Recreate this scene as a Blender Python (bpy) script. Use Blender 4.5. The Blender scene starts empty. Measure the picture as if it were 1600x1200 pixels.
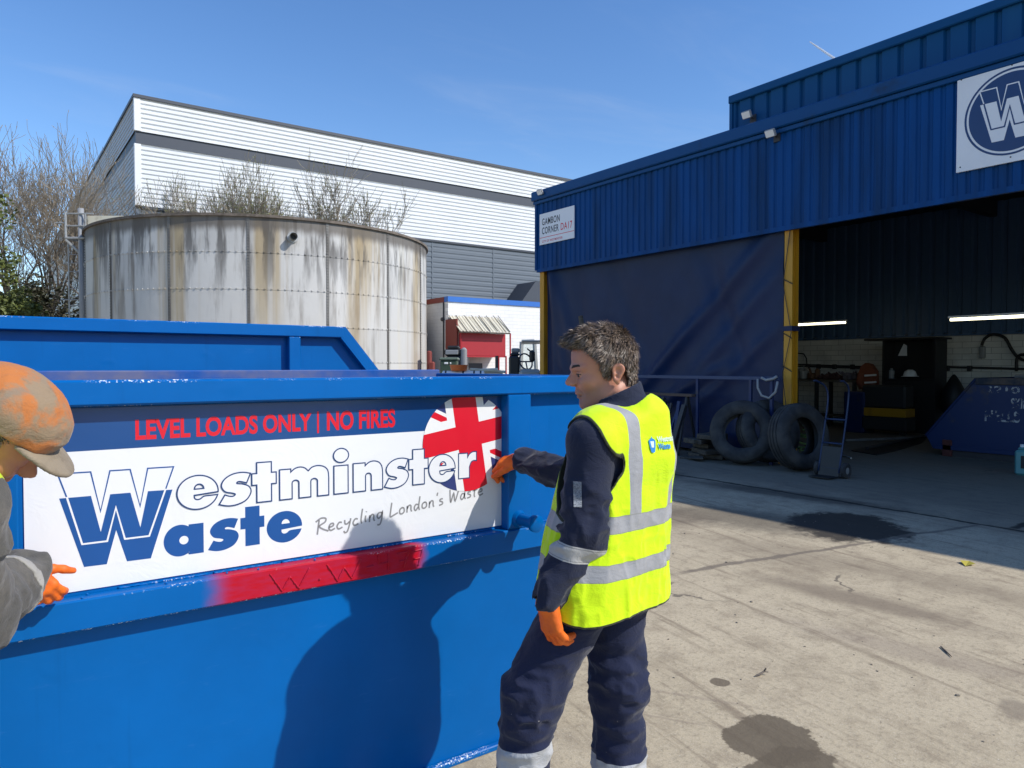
import bpy, math, random
import numpy as np
from mathutils import Vector, Matrix
R = math.radians
random.seed(7)
rng = np.random.default_rng(11)
S = bpy.context.scene
COL = S.collection

# ------------------------------------------------------------------ camera
EYE = 1.64
FPX, YAW, PITCH = 1140.0, R(35.81), R(1.4)
cd = bpy.data.cameras.new('camera')
cam = bpy.data.objects.new('camera', cd); COL.objects.link(cam)
cd.sensor_width = 36.0; cd.lens = 36.0 * FPX / 1600.0
cd.clip_start = 0.05; cd.clip_end = 4000.0
cam.location = (0, 0, EYE)
cam.rotation_euler = (R(90) - PITCH, 0, -YAW)
S.camera = cam
# ------------------------------------------------------------------ sun and sky
SUN = Vector((-0.69, 1.0, -1.06)).normalized()
sl = bpy.data.lights.new('sun', 'SUN'); so = bpy.data.objects.new('sun', sl); COL.objects.link(so)
sl.energy = 4.9; sl.angle = R(0.53); sl.color = (1.0, 0.95, 0.865)
so.rotation_euler = SUN.to_track_quat('-Z', 'Y').to_euler()
W = bpy.data.worlds.new('World'); S.world = W; W.use_nodes = True
S.view_settings.view_transform = 'Standard'; S.view_settings.look = 'None'
S.view_settings.exposure = -0.10; S.view_settings.gamma = 1.0
try: S.view_settings.use_curve_mapping = False
except Exception: pass

class G:
    """small node-graph writer"""
    def __init__(s, nt): s.nt = nt
    def n(s, t, ins=None, **at):
        nd = s.nt.nodes.new(t)
        for k, v in at.items(): setattr(nd, k, v)
        for k, v in (ins or {}).items(): s.put(nd.inputs[k], v)
        return nd
    def put(s, inp, v):
        if hasattr(v, 'is_output'): s.nt.links.new(v, inp)
        else:
            if hasattr(inp.default_value, '__len__') and not hasattr(v, '__len__'): v = (v,) * len(inp.default_value)
            if hasattr(inp.default_value, '__len__') and len(inp.default_value) == 4 and len(v) == 3: v = (*v, 1)
            inp.default_value = v
    def m(s, op, a, b=0.0, c=None, clamp=False):
        ins = {0: a, 1: b}
        if c is not None: ins[2] = c
        return s.n('ShaderNodeMath', ins, operation=op, use_clamp=clamp).outputs[0]
    def add(s, a, b): return s.m('ADD', a, b)
    def sub(s, a, b): return s.m('SUBTRACT', a, b)
    def mul(s, a, b): return s.m('MULTIPLY', a, b)
    def mx(s, a, b): return s.m('MAXIMUM', a, b)
    def mn(s, a, b): return s.m('MINIMUM', a, b)
    def absd(s, a): return s.m('ABSOLUTE', a)
    def ss(s, x, lo, hi):
        """smooth step: 0 at lo, 1 at hi (lo may be above hi)"""
        if lo <= hi:
            return s.n('ShaderNodeMapRange', {'Value': x, 'From Min': lo, 'From Max': hi}, interpolation_type='SMOOTHSTEP').outputs[0]
        return s.n('ShaderNodeMapRange', {'Value': x, 'From Min': hi, 'From Max': lo, 'To Min': 1.0, 'To Max': 0.0}, interpolation_type='SMOOTHSTEP').outputs[0]
    def obj(s): return s.n('ShaderNodeTexCoord').outputs['Object']
    def sep(s, v):
        o = s.n('ShaderNodeSeparateXYZ', {0: v}).outputs; return o[0], o[1], o[2]
    def com(s, x, y, z): return s.n('ShaderNodeCombineXYZ', {0: x, 1: y, 2: z}).outputs[0]
    def sc(s, v, k): return s.n('ShaderNodeVectorMath', {0: v, 1: k if hasattr(k, '__len__') else (k,) * 3}, operation='MULTIPLY').outputs[0]
    def noise(s, v, scale, detail=4, rough=.55, dist=0, col=False):
        nd = s.n('ShaderNodeTexNoise', {'Vector': v, 'Scale': scale, 'Detail': detail, 'Roughness': rough, 'Distortion': dist})
        return nd.outputs['Color'] if col else nd.outputs['Fac']
    def mix(s, f, a, b):
        nd = s.n('ShaderNodeMix', data_type='RGBA'); s.put(nd.inputs[0], f); s.put(nd.inputs[6], a); s.put(nd.inputs[7], b)
        return nd.outputs[2]
    def add_v(s, v, n, k): return s.n('ShaderNodeVectorMath', {0: v, 1: s.sc(n, k)}, operation='ADD').outputs[0]
    def bump(s, h, strength=.3, dist=.01):
        return s.n('ShaderNodeBump', {'Height': h, 'Strength': strength, 'Distance': dist}).outputs[0]

def newmat(name):
    m = bpy.data.materials.new(name); m.use_nodes = True
    g = G(m.node_tree); p = m.node_tree.nodes['Principled BSDF']
    return m, g, p
def c255(r, g, b):
    f = lambda x: (x / 255 / 12.92) if x / 255 <= .04045 else ((x / 255 + .055) / 1.055) ** 2.4
    return (f(r), f(g), f(b))

wg = G(W.node_tree); bg = W.node_tree.nodes['Background']
sky = wg.n('ShaderNodeTexSky', sky_type='NISHITA')
sky.sun_disc = False; sky.sun_elevation = math.asin(-SUN.z); sky.sun_rotation = math.atan2(-SUN.x, -SUN.y)
sky.altitude = 0; sky.air_density = 1.0; sky.dust_density = 0.35; sky.ozone_density = 2.0
wv = wg.n('ShaderNodeTexCoord').outputs['Generated']
wx, wy, wz = wg.sep(wv)
wzz = wg.mx(wz, .05)
flat = wg.com(wg.m('DIVIDE', wx, wzz), wg.m('DIVIDE', wy, wzz), 0.0)
wisp = wg.noise(wg.sc(flat, (.55, 1.1, 1)), 1.3, 7, .62, 1.2)
wispm = wg.mul(wg.ss(wisp, .48, .9), wg.mul(wg.ss(wz, .02, .16), .13))
hs = wg.n('ShaderNodeHueSaturation', {'Color': sky.outputs[0], 'Hue': .507, 'Saturation': 1.24, 'Value': 1.72})
W.node_tree.links.new(wg.mix(wispm, hs.outputs[0], (7.0, 7.4, 8.0)), bg.inputs['Color'])
bg.inputs['Strength'].default_value = 0.12

# ------------------------------------------------------------------ measuring helpers (a pixel of the survey photo -> a point on a world plane)
_f0 = np.array([math.sin(YAW), math.cos(YAW), 0]); _r = np.array([math.cos(YAW), -math.sin(YAW), 0]); _u0 = np.array([0, 0, 1.])
_f = _f0 * math.cos(PITCH) - _u0 * math.sin(PITCH); _u = _u0 * math.cos(PITCH) + _f0 * math.sin(PITCH)
_C = np.array([0, 0, EYE])
def ray(x, y): return _f + _r * (x - 800) / FPX + _u * (600 - y) / FPX
def onX(x, y, X): d = ray(x, y); return Vector(_C + d * X / d[0])
def onY(x, y, Y): d = ray(x, y); return Vector(_C + d * Y / d[1])
def onZ(x, y, Z=0.0): d = ray(x, y); return Vector(_C + d * (Z - EYE) / d[2])
def onD(x, y, D): return Vector(_C + ray(x, y) * D)

# ------------------------------------------------------------------ mesh helpers
class MB:
    def __init__(s): s.v = []; s.f = []; s.mi = []; s.M = Matrix(); s.cur = 0
    def at(s, loc=(0, 0, 0), rz=0, rx=0, ry=0, sc=1):
        s.M = Matrix.Translation(loc) @ Matrix.Rotation(rz, 4, 'Z') @ Matrix.Rotation(ry, 4, 'Y') @ Matrix.Rotation(rx, 4, 'X') @ Matrix.Scale(sc, 4); return s
    def add(s, vs, fs):
        b = len(s.v); s.v += [tuple(s.M @ Vector(p)) for p in vs]
        s.f += [tuple(b + i for i in q) for q in fs]; s.mi += [s.cur] * len(fs); return s
    def box(s, a, b, bev=0.0):
        (x0, y0, z0), (x1, y1, z1) = [min(p, q) for p, q in zip(a, b)], [max(p, q) for p, q in zip(a, b)]
        if bev <= 0:
            return s.add([(x0,y0,z0),(x1,y0,z0),(x1,y1,z0),(x0,y1,z0),(x0,y0,z1),(x1,y0,z1),(x1,y1,z1),(x0,y1,z1)],
                         [(0,3,2,1),(4,5,6,7),(0,1,5,4),(1,2,6,5),(2,3,7,6),(3,0,4,7)])
        B = min(bev, (x1-x0)*.45, (y1-y0)*.45, (z1-z0)*.45)
        vs = []; idx = {}
        for ix, X in ((-1, (x0, x0+B)), (1, (x1, x1-B))):
            for iy, Y in ((-1, (y0, y0+B)), (1, (y1, y1-B))):
                for iz, Z in ((-1, (z0, z0+B)), (1, (z1, z1-B))):
                    for ax in range(3):
                        idx[ix,iy,iz,ax] = len(vs)
                        vs.append((X[0] if ax == 0 else X[1], Y[0] if ax == 1 else Y[1], Z[0] if ax == 2 else Z[1]))
        fs = []
        sg = (-1, 1)
        for q in sg:
            F = [idx[q,-1,-1,0], idx[q,1,-1,0], idx[q,1,1,0], idx[q,-1,1,0]]; fs.append(F if q > 0 else F[::-1])
            F = [idx[-1,q,-1,1], idx[-1,q,1,1], idx[1,q,1,1], idx[1,q,-1,1]]; fs.append(F if q > 0 else F[::-1])
            F = [idx[-1,-1,q,2], idx[1,-1,q,2], idx[1,1,q,2], idx[-1,1,q,2]]; fs.append(F if q > 0 else F[::-1])
        for p in sg:
            for q in sg:
                F = [idx[p,q,-1,0], idx[p,q,-1,1], idx[p,q,1,1], idx[p,q,1,0]]; fs.append(F if p*q > 0 else F[::-1])
                F = [idx[p,-1,q,0], idx[p,1,q,0], idx[p,1,q,2], idx[p,-1,q,2]]; fs.append(F if p*q > 0 else F[::-1])
                F = [idx[-1,p,q,1], idx[-1,p,q,2], idx[1,p,q,2], idx[1,p,q,1]]; fs.append(F if p*q > 0 else F[::-1])
                for t in sg:
                    F = [idx[p,q,t,0], idx[p,q,t,1], idx[p,q,t,2]]; fs.append(F if p*q*t > 0 else F[::-1])
        return s.add(vs, fs)
    def prism(s, poly, t0, t1, f):
        """poly: 2-D outline, extruded from t0 to t1; f(u, v, t) -> point"""
        n = len(poly)
        vs = [f(u, v, t0) for u, v in poly] + [f(u, v, t1) for u, v in poly]
        fs = [tuple(range(n))[::-1], tuple(range(n, 2*n))] + [(i, (i+1) % n, n+(i+1) % n, n+i) for i in range(n)]
        return s.add(vs, fs)
    def tube(s, pts, r, n=8, caps=True):
        pts = [Vector(p) for p in pts]; m = len(pts)
        rr = r if hasattr(r, '__len__') else [r]*m
        vs = []; fs = []; up = None
        for i, p in enumerate(pts):
            d = (pts[min(i+1, m-1)] - pts[max(i-1, 0)])
            d = d.normalized() if d.length > 1e-9 else Vector((0, 0, 1))
            if up is None: up = d.orthogonal().normalized()
            else:
                up = up - d*up.dot(d); up = up.normalized() if up.length > 1e-6 else d.orthogonal().normalized()
            w = d.cross(up)
            for k in range(n):
                a = 2*math.pi*k/n; vs.append(tuple(p + (up*math.cos(a)+w*math.sin(a))*rr[i]))
        for i in range(m-1):
            for k in range(n): fs.append((i*n+k, i*n+(k+1) % n, (i+1)*n+(k+1) % n, (i+1)*n+k))
        if caps: fs += [tuple(range(n))[::-1], tuple(range((m-1)*n, m*n))]
        return s.add(vs, fs)
    def lathe(s, prof, n=32, closed=False):
        """prof: (radius, z) about local Z"""
        vs = [(r*math.cos(2*math.pi*k/n), r*math.sin(2*math.pi*k/n), z) for r, z in prof for k in range(n)]
        m = len(prof); fs = []
        for i in range(m if closed else m-1):
            j = (i+1) % m
            for k in range(n): fs.append((i*n+k, i*n+(k+1) % n, j*n+(k+1) % n, j*n+k))
        return s.add(vs, fs)
    def ball(s, c, r, n=12):
        r = r if hasattr(r, '__len__') else (r, r, r)
        vs = [(c[0], c[1], c[2]-r[2])]; fs = []
        h = n//2
        for i in range(1, h):
            t = math.pi*i/h
            for k in range(n):
                a = 2*math.pi*k/n; vs.append((c[0]+r[0]*math.sin(t)*math.cos(a), c[1]+r[1]*math.sin(t)*math.sin(a), c[2]-r[2]*math.cos(t)))
        vs.append((c[0], c[1], c[2]+r[2])); L = len(vs)-1
        for k in range(n): fs.append((0, 1+(k+1) % n, 1+k)); fs.append((L, 1+(h-2)*n+k, 1+(h-2)*n+(k+1) % n))
        for i in range(h-2):
            for k in range(n): fs.append((1+i*n+k, 1+i*n+(k+1) % n, 1+(i+1)*n+(k+1) % n, 1+(i+1)*n+k))
        return s.add(vs, fs)
    def grid(s, nu, nv, f):
        vs = [f(i/nu, j/nv) for i in range(nu+1) for j in range(nv+1)]
        return s.add(vs, [(i*(nv+1)+j, (i+1)*(nv+1)+j, (i+1)*(nv+1)+j+1, i*(nv+1)+j+1) for i in range(nu) for j in range(nv)])

WM = {}
def tag(o, label=None, cat=None, group=None, kind=None):
    if label: o['label'] = label
    if cat: o['category'] = cat
    if group: o['group'] = group
    if kind: o['kind'] = kind
    return o
def thing(name, label, cat, loc=(0, 0, 0), rz=0, group=None):
    o = bpy.data.objects.new(name, None); COL.objects.link(o); o.empty_display_size = .2
    o.location = loc; o.rotation_euler = (0, 0, rz); WM[o] = Matrix.Translation(loc) @ Matrix.Rotation(rz, 4, 'Z')
    return tag(o, label, cat, group)
def mesh_from(name, V, F, MI=None):
    me = bpy.data.meshes.new(name); me.from_pydata(V, [], F)
    if MI is not None and len(MI): me.polygons.foreach_set('material_index', MI)
    me.validate(); me.update(); return me
def part(name, mb, mats, parent=None, smooth=False, label=None, loc=None, auto=None):
    """link a mesh built in world coordinates; under a parent it is moved into the parent's frame"""
    Mw = WM[parent] if parent is not None else Matrix.Translation(loc or (0, 0, 0))
    V = mb.v; 
    if Mw != Matrix():
        A = np.array(V, dtype=float); I = np.array(Mw.inverted()); V = (A @ I[:3, :3].T + I[:3, 3]).tolist()
    me = mesh_from(name, V, mb.f, mb.mi)
    for m in (mats if isinstance(mats, (list, tuple)) else [mats]): me.materials.append(m)
    if smooth:
        me.polygons.foreach_set('use_smooth', [True]*len(me.polygons))
        if auto:
            try: me.set_sharp_from_angle(angle=R(auto))
            except Exception: pass
    o = bpy.data.objects.new(name, me); COL.objects.link(o)
    if parent is not None: o.parent = parent
    elif loc: o.location = loc
    WM[o] = Mw
    if label: o['label'] = label
    return o
def dup(root, loc, rot=None, label=None):
    r = root.copy(); COL.objects.link(r); r.location = loc
    if rot is not None: r.rotation_euler = rot
    if label: r['label'] = label
    for ch in list(root.children):
        c = ch.copy(); COL.objects.link(c); c.parent = r
        for g2 in list(ch.children):
            d = g2.copy(); COL.objects.link(d); d.parent = c
    return r

# ------------------------------------------------------------------ materials
def plain(name, col, rough=.6, metal=0.0, col2=None, vs=6.0, stretch=(1, 1, 1), bump=0.0, bs=60.0, bd=.004, spec=.5, lo=.35, hi=.7, coat=0.0, detail=5):
    m, g, p = newmat(name); v = g.obj()
    if col2 is not None:
        g.put(p.inputs['Base Color'], g.mix(g.ss(g.noise(g.sc(v, stretch), vs, detail, .6), lo, hi), col, col2))
    else:
        k = g.noise(g.sc(v, stretch), vs, detail, .6)
        g.put(p.inputs['Base Color'], g.mix(k, tuple(c*.88 for c in col), tuple(min(1, c*1.1) for c in col)))
    g.put(p.inputs['Roughness'], g.add(rough-.06, g.mul(g.noise(v, vs*2.3, 3), .12)))
    p.inputs['Metallic'].default_value = metal; p.inputs['Specular IOR Level'].default_value = spec
    p.inputs['Coat Weight'].default_value = coat
    if bump: g.put(p.inputs['Normal'], g.bump(g.noise(v, bs, 5, .6), bump, bd))
    return m

def blue_paint(name, col, chips=(), red=None, rough=.33, dust=0.0, yedge=None):
    """fresh gloss paint; chips = heights whose edges are worn to white primer, red = (x0, x1) of a sprayed red patch"""
    m, g, p = newmat(name); v = g.obj(); x, y, z = g.sep(v)
    base = g.mix(g.ss(g.noise(v, 2.1, 5, .6), .3, .75), col, tuple(c*.86 for c in col))
    scuff = g.mul(g.ss(g.noise(g.sc(v, (1, 1, 5)), 9, 6, .7), .60, .8), .30)
    drip = g.mul(g.ss(g.noise(g.sc(v, (14, 14, .6)), 1.6, 5, .6), .58, .72), .35)
    base = g.mix(drip, base, tuple(c*.72 for c in col))
    rub = g.mul(g.ss(g.noise(v, 23, 6, .75), .68, .76), g.ss(g.noise(v, 1.3, 3), .45, .6))
    base = g.mix(g.mul(rub, .5), base, (.10, .10, .12))
    base = g.mix(scuff, base, tuple(min(1, c*1.2+.05) for c in col))
    if red:
        e = g.mul(g.sub(g.noise(v, 14, 3), .5), .05)
        x = g.add(x, .6); mx = g.mul(g.ss(g.add(x, e), red[0], red[0]+.10), g.ss(g.add(x, e), red[1]+.02, red[1]-.04))
        mx = g.mul(mx, g.add(.80, g.mul(g.noise(g.sc(v, (2, 1, 8)), 9, 5), .26)))
        base = g.mix(g.mul(mx, g.ss(z, .965, .945)), base, (.46, .003, .008))
    chipm = None
    for zc in chips:
        d = g.absd(g.sub(z, zc))
        k = g.mul(g.ss(d, .0055, .002), g.mul(g.ss(g.noise(v, 150, 2, .5), .57, .62), g.ss(g.noise(v, 4.0, 3, .5), .49, .62)))
        if yedge is not None: k = g.mul(k, g.ss(g.absd(g.sub(y, yedge)), .012, .006))
        chipm = k if chipm is None else g.mx(chipm, k)
    if chipm is not None: base = g.mix(chipm, base, (.72, .78, .85))
    if dust:
        dk = g.mul(g.ss(g.noise(g.sc(v, (.8, 3, 1)), 3.0, 6, .65), .3, .75), dust)
        base = g.mix(dk, base, (.22, .19, .20))
    g.put(p.inputs['Base Color'], base)
    g.put(p.inputs['Roughness'], g.add(rough-.05, g.mul(g.noise(v, 7, 4), .16)))
    p.inputs['Specular IOR Level'].default_value = .16
    h = g.add(g.add(g.mul(g.noise(v, 1.6, 2, .5), 1.0), g.mul(g.ss(g.noise(v, 5.5, 2, .5), .62, .80), .25)), g.mul(g.noise(v, 70, 3), .016))
    g.put(p.inputs['Normal'], g.bump(h, .32, .022))
    return m

def brick_mat(name, axes, c1, c2, mortar, w=.225, h=.075, dirt=.25):
    m, g, p = newmat(name); v = g.obj(); xyz = g.sep(v)
    vec = g.com(xyz[axes[0]], xyz[axes[1]], 0.0)
    b = g.n('ShaderNodeTexBrick', {'Vector': vec, 'Color1': c1, 'Color2': c2, 'Mortar': mortar, 'Scale': 1.0, 'Mortar Size': .006, 'Mortar Smooth': .2, 'Bias': 0.0, 'Brick Width': w, 'Row Height': h})
    d = g.mul(g.ss(g.noise(v, 1.4, 6, .65), .4, .75), dirt)
    g.put(p.inputs['Base Color'], g.mix(d, b.outputs['Color'], (.2, .18, .16)))
    p.inputs['Roughness'].default_value = .85
    g.put(p.inputs['Normal'], g.bump(g.mul(b.outputs['Fac'], -1), .5, .006))
    return m

BLUE = (.0, .115, .40)
M = {}
M['skip_blue'] = blue_paint('skip_blue_paint', BLUE)
M['skip_rail'] = blue_paint('skip_rail_paint', BLUE, chips=(1.598, 1.593), yedge=-.9)
M['skip_mid'] = blue_paint('skip_mid_rail_paint', BLUE, chips=(.944, .940, .85), red=(.56, 1.38), yedge=-.9)
M['skip_dust'] = blue_paint('skip_dusty_paint', (.01, .09, .36), dust=.75, rough=.4)
M['skip_back'] = blue_paint('rear_skip_paint', BLUE, chips=(1.908, 1.903), yedge=-.8)
M['old_blue'] = plain('worn_dark_blue_paint', (.004, .022, .10), .55, col2=(.05, .045, .05), vs=3.5, lo=.55, hi=.8, bump=.2, bs=25)
M['shed_blue'] = plain('shed_blue_coated_steel', (.0, .058, .225), .5, spec=.15, col2=(.002, .034, .115), vs=2.4, stretch=(1, 1, .10), bump=.05, bs=8)
M['shed_blue2'] = plain('upper_shed_blue_coated_steel', (.001, .062, .185), .5, spec=.2, col2=(.008, .080, .20), vs=1.2, stretch=(1, 1, .12), lo=.5, hi=.8)
M['shed_trim'] = plain('shed_gutter_blue', (.001, .056, .19), .45, spec=.25, col2=(.01, .03, .07), vs=2.0, lo=.55, hi=.8)
M['tarp'] = plain('navy_tarpaulin', (.0, .0125, .062), .46, spec=.3, col2=(.001, .018, .078), vs=1.2, bump=.12, bs=2.5, bd=.05)
M['yellow'] = plain('yellow_post_paint', (.55, .27, .012), .5, col2=(.34, .16, .02), vs=3, stretch=(1, 1, .3), lo=.5, hi=.8)
M['dark_clad'] = plain('dark_inner_cladding', (.055, .115, .23), .45)
M['dark_roof'] = plain('dark_roof_underside', (.02, .025, .035), .8)
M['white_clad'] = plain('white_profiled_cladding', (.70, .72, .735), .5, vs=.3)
M['white_shaded'] = plain('shaded_white_profiled_cladding', (.34, .37, .41), .45, vs=.3)  # the side wall's shade is put into this darker grey
M['band'] = plain('charcoal_cladding_band', (.045, .055, .075), .5)
M['grey_clad'] = plain('grey_profiled_cladding', (.115, .14, .17), .5, vs=.4)
M['brick_y'] = brick_mat('white_painted_brick', (1, 2), (.78, .78, .74), (.68, .68, .65), (.34, .34, .33), .44, .15, .3)
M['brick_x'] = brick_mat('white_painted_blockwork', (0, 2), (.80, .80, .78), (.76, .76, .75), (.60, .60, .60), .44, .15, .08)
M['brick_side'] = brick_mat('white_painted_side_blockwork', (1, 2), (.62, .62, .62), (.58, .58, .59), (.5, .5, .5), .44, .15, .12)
M['trim_blue'] = plain('blue_parapet_trim', (.02, .14, .50), .45)
M['trim_red'] = plain('dark_red_parapet_trim', (.20, .035, .025), .6)
M['red'] = plain('red_sheet_metal', (.36, .012, .022), .5)
M['cream'] = plain('cream_corrugated_sheet', (.62, .58, .46), .6, col2=(.40, .34, .24), vs=3, stretch=(.4, 1.5, 1), lo=.5, hi=.85)
M['galv'] = plain('galvanised_steel', (.42, .43, .43), .5, .4, col2=(.30, .30, .29), vs=5)
M['steel'] = plain('dull_dark_steel', (.06, .06, .065), .55, .5)
M['black'] = plain('black_plastic', (.015, .015, .016), .5)
M['black_rub'] = plain('tyre_rubber', (.022, .022, .024), .75, col2=(.055, .053, .05), vs=5, bump=.25, bs=60)
M['grey_plas'] = plain('grey_plastic', (.28, .29, .30), .5)
M['white'] = plain('white_sheet', (.80, .80, .80), .5, vs=1)
M['white_sign'] = plain('white_sign_board', (.78, .79, .82), .45, vs=1)
M['navy'] = plain('navy_print', (.006, .040, .150), .4)
M['royal'] = plain('royal_blue_print', (.003, .075, .29), .4)
M['print_red'] = plain('red_print', (.66, .004, .022), .4)
M['flag_navy'] = plain('flag_navy_print', (.03, .045, .17), .4)
M['grey_print'] = plain('grey_print', (.25, .25, .26), .5)
M['blackprint'] = plain('black_print', (.02, .02, .025), .5)
M['wood'] = plain('weathered_timber', (.10, .085, .065), .85, col2=(.055, .045, .038), vs=4, stretch=(1, 6, 6))
M['orange_p'] = plain('orange_plastic', (.62, .14, .03), .5)
M['teal'] = plain('teal_plastic', (.10, .30, .31), .4)
M['bark'] = plain('grey_bark', (.17, .14, .115), .9, col2=(.09, .075, .06), vs=6)
M['twig'] = plain('twig_bark', (.30, .25, .185), .9)
M['bud'] = plain('spring_bud_leaf', (.19, .20, .055), .7, col2=(.11, .13, .04), vs=2)
M['leaf_dark'] = plain('ivy_leaf', (.028, .034, .014), .55, col2=(.075, .062, .035), vs=3)
M['leaf_lt'] = plain('yellow_green_leaf', (.13, .155, .035), .6, col2=(.07, .095, .03), vs=2)
def emit(name, col, k):
    m, g, p = newmat(name); g.put(p.inputs['Emission Color'], col); p.inputs['Emission Strength'].default_value = k
    g.put(p.inputs['Base Color'], (.9, .9, .85)); return m
M['tube'] = emit('lit_tube', (1.0, .92, .64), 3.2)
# ------------------------------------------------------------------ ground
def ground_material():
    m, g, p = newmat('yard_concrete'); v = g.obj(); x, y, z = g.sep(v)
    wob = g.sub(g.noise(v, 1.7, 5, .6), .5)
    fine = g.noise(v, 38, 6, .7); mid = g.noise(v, 5.5, 6, .65); big = g.noise(v, .55, 4, .55)
    base = g.mix(big, (.42, .35, .235), (.60, .51, .36))
    base = g.mix(g.mul(g.ss(mid, .46, .68), .55), base, (.30, .24, .165))
    pat = g.noise(g.sc(v, (1, .6, 1)), 1.6, 7, .7); base = g.mix(g.mul(g.ss(pat, .52, .68), .5), base, (.24, .19, .13))
    base = g.mix(g.mul(g.ss(fine, .48, .66), .48), base, (.22, .18, .125))
    f2 = g.add(g.noise(g.sc(v, (1.6, .7, 1)), 13, 7, .76), g.mul(g.sub(g.noise(v, 1.3, 4), .5), .35)); base = g.mix(g.mul(g.ss(f2, .56, .74), .45), base, (.21, .17, .12)); base = g.mix(g.mul(g.ss(f2, .44, .28), .30), base, (.60, .53, .40))
    gr_ = g.noise(v, 170, 3, .7); base = g.mix(g.mul(g.ss(gr_, .52, .68), .5), base, (.20, .175, .14)); base = g.mix(g.mul(g.ss(gr_, .45, .32), .4), base, (.66, .60, .50))
    base = g.mix(g.mul(g.ss(g.noise(v, 90, 2), .62, .75), .5), base, (.72, .66, .55))
    # tyre and drag marks run along the yard (Y), with a slight skew
    vr = g.n('ShaderNodeVectorRotate', {'Vector': v, 'Angle': R(10)}, rotation_type='Z_AXIS').outputs[0]
    st = g.noise(g.sc(vr, (7.0, .45, 1)), 1.4, 7, .68)
    gate = g.ss(g.noise(v, .8, 3), .36, .58)
    base = g.mix(g.mul(g.mul(g.ss(st, .50, .66), gate), .65), base, (.185, .142, .10))
    vr2 = g.n('ShaderNodeVectorRotate', {'Vector': v, 'Angle': R(-32)}, rotation_type='Z_AXIS').outputs[0]
    st2 = g.noise(g.sc(vr2, (13.0, .4, 1)), 1.3, 6, .6)
    base = g.mix(g.mul(g.mul(g.ss(st2, .56, .68), g.ss(g.noise(v, .7, 2), .5, .62)), .4), base, (.24, .19, .15))
    vc = g.n('ShaderNodeTexVoronoi', {'Vector': g.add_v(v, g.noise(v, 2.2, 4, .6, 0, True), .5), 'Scale': .55}, feature='DISTANCE_TO_EDGE').outputs['Distance']
    crk = g.mul(g.ss(vc, .010, .003), g.ss(g.noise(v, .45, 3), .57, .64)); base = g.mix(g.mul(crk, .75), base, (.10, .085, .07))
    scr = g.noise(g.sc(vr, (38.0, 1.1, 1)), 1.2, 5, .7); base = g.mix(g.mul(g.mul(g.ss(scr, .60, .72), g.ss(g.noise(v, 1.1, 3), .45, .65)), .55), base, (.20, .165, .13))
    # little dark specks of grit
    sp = g.ss(g.noise(v, 34, 4, .6), .69, .76)
    base = g.mix(g.mul(sp, .45), base, (.09, .07, .055))
    # the shed's shade is painted in: ground colour darkens near and inside it
    old = g.ss(g.add(x, g.mul(wob, 2.5)), 7.0, 9.4)  # mask of the painted shade
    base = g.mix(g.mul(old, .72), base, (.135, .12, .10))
    wob2 = g.sub(g.noise(v, 5.0, 6, .7), .5)
    def blot(cx, cy, rx, ry, rot=0.0, edge=.12):
        c, s_ = math.cos(rot), math.sin(rot)
        dx = g.sub(x, cx); dy = g.sub(y, cy)
        a = g.mul(g.add(g.mul(dx, c), g.mul(dy, s_)), 1/rx); b = g.mul(g.sub(g.mul(dy, c), g.mul(dx, s_)), 1/ry)
        r = g.m('SQRT', g.add(g.mul(a, a), g.mul(b, b)))
        r = g.add(r, g.add(g.mul(wob2, 1.1), g.mul(wob, .7)))
        return g.ss(r, 1.0+edge, 1.0-edge)
    def put(b, k, col, base): return g.mix(g.mul(b, k), base, col)
    for b, k, col in [
        (blot(2.78, 1.90, .22, .21, .3, .05), .9, (.125, .10, .07)),
        (blot(2.62, 1.70, .26, .15, .0, .05), .9, (.125, .10, .07)),
        (blot(3.07, 2.41, .05, .05, 0, .1), .9, (.15, .12, .085)),
        (blot(3.97, 1.39, .13, .07, .4, .3), .6, (.22, .18, .135)),
        (blot(7.15, 4.05, .75, .55, .6, .15), .93, (.028, .025, .022)),
        (blot(6.6, 4.9, .5, 1.3, .25, .5), .6, (.05, .045, .04)),
        (blot(8.3, 5.5, .25, 1.4, .1, .5), .7, (.05, .045, .04)),
        (blot(8.0, 7.6, .7, .4, 0, .4), .6, (.04, .036, .033)),
        (blot(5.7, 3.6, .30, 1.1, .15, .8), .45, (.20, .16, .115)), (blot(5.9, 1.9, .22, .9, .1, .8), .45, (.20, .16, .115)), (blot(4.4, 1.0, .3, .25, .2, .7), .45, (.20, .16, .115)), (blot(6.0, 5.3, .45, .35, .2, .6), .5, (.15, .12, .09)),
        (blot(4.95, 2.7, .16, .75, .1, .6), .7, (.19, .15, .11)),
        (blot(4.3, 2.0, .12, .7, .2, .7), .4, (.24, .19, .15)),
        (blot(3.9, 3.9, .35, .12, .3, .5), .45, (.22, .18, .14))]:
        base = put(b, k, col, base)
    # slab joints, with broken tarred edges
    wj = g.mul(wob, .16)
    wf = g.mul(wob2, .09)
    def joint(d, w): return g.ss(g.add(g.absd(g.add(d, wj)), wf), w, w*.35)
    j1 = joint(g.sub(x, g.add(8.4, g.mul(g.sub(y, 5), .03))), .055)
    j2 = g.mul(joint(g.sub(y, g.sub(4.6, g.mul(x, .16))), .05), g.mul(g.ss(x, 4.3, 4.6), g.ss(x, 8.4, 8.3)))
    j3 = g.mul(joint(g.sub(y, 3.0), .06), g.ss(x, 8.35, 8.45))
    base = g.mix(g.mul(j1, .9), base, (.022, .02, .018))
    base = g.mix(g.mul(j2, .75), base, (.15, .125, .10))
    base = g.mix(g.mul(j3, .9), base, (.03, .028, .025))
    g.put(p.inputs['Base Color'], base)
    g.put(p.inputs['Roughness'], g.sub(.93, g.mul(old, .12)))
    p.inputs['Specular IOR Level'].default_value = .25
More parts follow.
